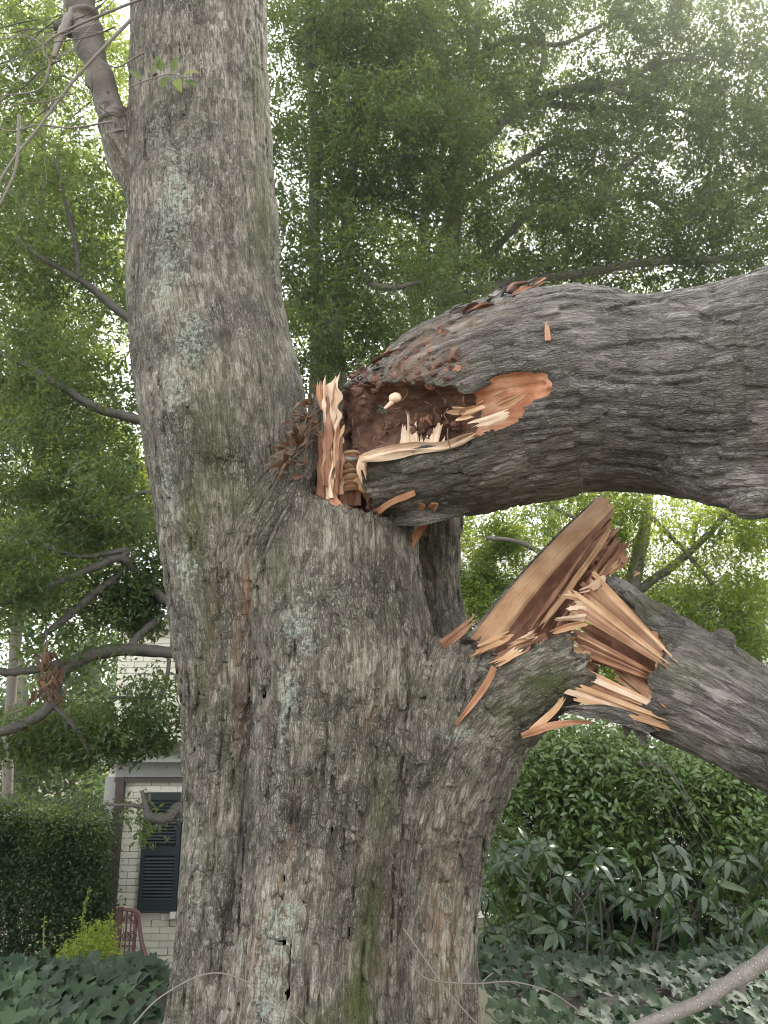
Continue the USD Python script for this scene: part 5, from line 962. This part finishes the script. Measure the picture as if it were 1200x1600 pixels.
# ivy
IV = [ivy_leaf(s) for s in (.085, .10)]
def ivy(label, cells, n, zf, seed, size, kindmat):
    r = np.random.default_rng(seed); x0, x1, y0, y1 = cells; leaves = []
    base = ((x0 + x1) / 2, (y0 + y1) / 2, 0); t = thing('ivy_patch', label, 'ivy', base)
    for k in range(n):
        x, y = r.uniform(x0, x1), r.uniform(y0, y1); z = zf(x, y) + r.normal() * .025
        el = np.array([r.normal() * .35, -.55 + r.normal() * .3, 1]); X = np.array([r.normal() * .8, -.7 + r.normal() * .5, -.25])
        leaves.append((IV[r.integers(2)], (x, y, z), X, el, size * r.uniform(.65, 1.3)))
    leafy(t, leaves, LEAF_IVY)
    for k in range(14):
        x, y = r.uniform(x0, x1), r.uniform(y0, y1); q = [(x, y, zf(x, y) - .03)]
        for _ in range(4): x, y = x + r.normal() * .15, y + r.normal() * .15; q.append((x, y, zf(x, y) - .02))
        part('vine', tube(q, [.005] * 5, 5), DTWIG, t, True)
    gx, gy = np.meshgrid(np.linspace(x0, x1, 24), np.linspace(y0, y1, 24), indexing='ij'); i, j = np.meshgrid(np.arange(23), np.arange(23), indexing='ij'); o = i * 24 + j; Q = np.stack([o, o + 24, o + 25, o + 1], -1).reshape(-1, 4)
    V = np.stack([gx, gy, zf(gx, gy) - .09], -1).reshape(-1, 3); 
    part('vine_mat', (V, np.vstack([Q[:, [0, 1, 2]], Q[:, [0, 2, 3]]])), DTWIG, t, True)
def zl(x, y): return .27 + .10 * np.sin(x * 2.1 + .5) * .6 - .35 * sstep(4.7, 5.6, y) - .1 * sstep(-1.3, -1.0, x) + .05 * np.sin(y * 5 + x * 3)
def zr(x, y): return -.12 + .05 * np.sin(x * 3) + .04 * np.sin(y * 4 + x * 2) - .5 * sstep(6.2, 7.2, y) + .02 * x
ivy('large-leaved green ivy covering the bank at the lower left, before the railing', (-2.9, -1.12, 3.2, 5.3), 1700, zl, 5, 1.0, None)
ivy('dark green ivy carpet at the lower right, right of the oak base', (.6, 4.2, 3.9, 6.9), 3000, zr, 6, .95, None)

# ------------------------------------------------------------------ small things
SPECK = M('speckled_grey_twig', {'g': ('geometry', {}), 'v': ('voronoi_texture', {'feature': 'f1', 'scale': 75}), 'r': ('rgb_ramp', {'ramp': [(0.12, (.42, .42, .38)), (0.2, (.12, .105, .09)), (.9, (.19, .165, .14))]}), 'n': ('noise_texture', {'scale': 90, 'detail': 4}), 'b': ('bump', {'strength': .5, 'distance': .004}), 'p': ('principled_bsdf', {'roughness': .8})},
          [('g.position', 'v.vector'), ('v.distance', 'r.fac'), ('r.color', 'p.base_color'), ('g.position', 'n.vector'), ('n.fac', 'b.height'), ('b.normal', 'p.normal')], 'p.BSDF')
q = [P(840, 1720, 3.25), P(930, 1645, 3.2), P(1010, 1600, 3.15), P(1085, 1570, 3.1), P(1150, 1530, 3.05), P(1215, 1485, 3.0), P(1330, 1400, 2.9)]
fb = part('fallen_branch', tube(q, [.018, .02, .022, .024, .026, .027, .028], 12, .25, 3, n=40), SPECK, None, True); tag(fb, 'grey fallen branch dotted with pale lichen, slanting across the bottom right corner', 'branch')
for lab, pts in (('thin arching bare twig before the oak base, left of centre', [(200, 1610), (255, 1555), (340, 1520), (430, 1560), (485, 1610)]),
                 ('long bare twig reaching right from the oak base over the ivy', [(640, 1500), (668, 1530), (740, 1537), (800, 1534), (860, 1550), (905, 1580), (945, 1610)]),
                 ('thin dark twig slanting down the right side of the oak base', [(630, 1450), (665, 1500), (700, 1550), (745, 1600)]),
                 ('short upright twig at the right foot of the oak', [(752, 1610), (758, 1560), (755, 1535), (770, 1520)])):
    Y = 3.35; t = part('bare_twig', tube([P(x, y, Y) for x, y in pts], np.linspace(.0034, .0022, len(pts)), 6, n=30), TWIG, None, True); tag(t, lab, 'twig')
# dead upper-left branch of the oak, with its twigs
br = [(190, 222, 22, 4.19), (178, 195, 21, 4.18), (168, 160, 20, 4.16), (150, 100, 21, 4.12), (134, 45, 22, 4.08), (126, 5, 24, 4.05), (118, -60, 22, 4.0), (100, -160, 20, 3.95)]
dead = part('dead_branch', tube(*limbpx(br), sides=28, rough=.35, seed=8, n=110), BRANCHBARK, oak, True, label='bare grey broken side branch bending up to the left')
part('branch_stub', tube(*limbpx([(138, 40, 10, 4.06), (122, 18, 9, 4.03), (108, 30, 8, 4.0), (98, 50, 7, 3.98), (84, 90, 4, 3.95)]), sides=8, rough=.3), TWIG, oak, True)
part('branch_stub', tube(*limbpx([(140, 60, 13, 4.08), (112, 46, 12, 4.08), (88, 44, 11, 4.08)]), sides=8, rough=.3), DTWIG, oak, True)
rt = np.random.default_rng(12)
for k in range(34):
    x, y = rt.uniform(60, 190), rt.uniform(-10, 190); Y = rt.uniform(3.7, 4.3); an = rt.uniform(2.0, 4.2); q, r = [], rt.uniform(.002, .0055)
    for i in range(6): q.append(P(x, y, Y)); an += rt.normal() * .4; x += math.cos(an) * 34; y += -math.sin(an) * 26 + 10; Y += rt.normal() * .06
    part('bare_twig', tube(q, np.linspace(r, r * .4, 6), 5, n=16), DTWIG if k % 2 else TWIG, oak, True)
for pts, r in (([(205, 30), (120, 120), (60, 200), (20, 250), (-30, 330)], 5), ([(240, -10), (80, 60), (78, 100), (60, 140), (0, 150)], 4), ([(175, 190), (110, 200), (60, 195), (20, 205), (-20, 195)], 3), ([(30, 180), (25, 260), (0, 320)], 5), ([(290, 60), (220, 85), (180, 105), (140, 80)], 3)):
    part('bare_twig', tube([P(x, y, 3.95) for x, y in pts], np.linspace(r * .0022, r * .0012, len(pts)), 6, n=26), TWIG, oak, True)
# fresh leaves sprouting by the trunk
Ys = front(250, 125, [STEM_A]) - .12
part('leafy_shoot', tube([P(205, 135, Ys + .15), P(240, 122, Ys), (P(268, 116, Ys)), P(290, 122, Ys)], [.005, .004, .004, .003], 5), TWIG, oak, True)
for x, y, dx_, dy_ in ((240, 118, .2, -1), (252, 112, -.2, -1), (272, 112, .1, -1), (285, 118, 1, -.2), (288, 126, .8, .5), (275, 124, .4, 1), (222, 126, -.6, -.5), (262, 120, -.3, 1)):
    part('young_leaf', place(leaf(.11, .055, .3, .2, 3), P(x, y, Ys), np.array([dx_, -.3, -dy_]), np.array([rt.normal() * .3, -1, .6])), LEAF_LIME if x % 2 else LEAF_SUN, oak, True)
# dead leaves: a brown bunch on the left branch, and litter caught in the crotch
c0 = P(78, 1005, 6.3); dl = thing('dead_leaf_cluster', 'bunch of withered brown leaves hanging from a dark branch at the left', 'dead leaves', c0)
for k in range(46):
    x, y = (rt.uniform(55, 84), rt.uniform(1005, 1085)) if k % 3 else (rt.uniform(80, 102), rt.uniform(1040, 1085)); part('dead_leaf', place(leaf(.11, .04, .9, .5, 3), P(x, y, 6.3 + rt.normal() * .06), np.array([rt.normal() * .35, rt.normal() * .3, -1]), rvec(rt) + [0, -1, 0]), DEADLEAF, dl, True)
part('twig', tube([P(72, 985, 6.4), P(74, 1010, 6.3), P(80, 1045, 6.3)], [.008, .006, .004], 5), DTWIG, dl, True)
ms = []
for k in range(110):
    u = rt.random(); x, y = 436 + 50 * u + rt.normal() * 7, 740 - 100 * u + rt.normal() * 14; Yd = front(x, y, [STEM_A, FIN, STEM_B]) - rt.uniform(.0, .07)
    ms.append(place(leaf(.07, .035, .7, .6, 2), P(x, y, Yd), rvec(rt), rvec(rt)) if k % 3 else tube([P(x, y, Yd), P(x + rt.normal() * 16, y + rt.normal() * 16, Yd - .03)], [.004, .003], 5))
lt = part('leaf_litter', join(ms), DEADLEAF, None, True); tag(lt, 'brown leaf litter and twigs caught in the crotch between the two oak stems', 'leaf litter', kind='stuff')
# the pale knob, its green sprig, and rootlets in the hollow
Yk = front(617, 622, [LIMB]) - .0
KNOB = plain('pale_tan_skin', (.50, .34, .24), .7, .2, 30, .3, 80)
kb = trimesh.creation.icosphere(3, .028); kv = np.array(kb.vertices) * [1.1, .9, .85]; kv += unit(kv) * ((noise(kv * 45, 3) - .5) * .008)[:, None]
knob = thing('fungus', 'pale tan rounded growth with a tiny leaf sprig inside the rotten hollow', 'fungus', P(618, 622, Yk)); part('cap', (kv + P(618, 622, Yk), np.array(kb.faces)), KNOB, knob, True)
part('stalk', tube([P(613, 628, Yk), P(604, 636, Yk), P(598, 640, Yk)], [.012, .008, .005], 8), KNOB, knob, True)
for dx_, dy_ in ((-1, -.6), (-.4, 1), (.4, .9), (-1, .3)): part('small_leaf', place(leaf(.035, .014, .3, .2, 2), P(600, 638, Yk - .01), np.array([dx_, -.3, -dy_]), np.array([0, -1, .4])), LEAF_IVY, knob, True)
ms = []
for k in range(26):
    x, y = rt.uniform(545, 730), rt.uniform(600, 690); Yr = front(x, y, [LIMB]) + rt.uniform(-.01, .06); an = rt.uniform(0, 6.3); l = rt.uniform(10, 34)
    ms.append(tube([P(x, y, Yr), P(x + l * .5 * math.cos(an) + rt.normal() * 4, y + l * .5 * math.sin(an), Yr - .01), P(x + l * math.cos(an), y + l * math.sin(an), Yr + .02)], [.003, .003, .002], 4, n=7))
part('rootlets', join(ms), ROT, limb, True, kind='stuff')
Yw = front(855, 515, [LIMB]); ws = thing('wood_splinter', 'small orange wood splinter stuck upright on the torn limb', 'splinter', P(855, 530, Yw)); plank([(856, 532, 8, Yw - .02), (855, 515, 8, Yw - .02), (854, 500, 4, Yw - .02)], ORANGE, ws, 'splinter', thick=.012, jag1=.4, seed=301, rough=.006)
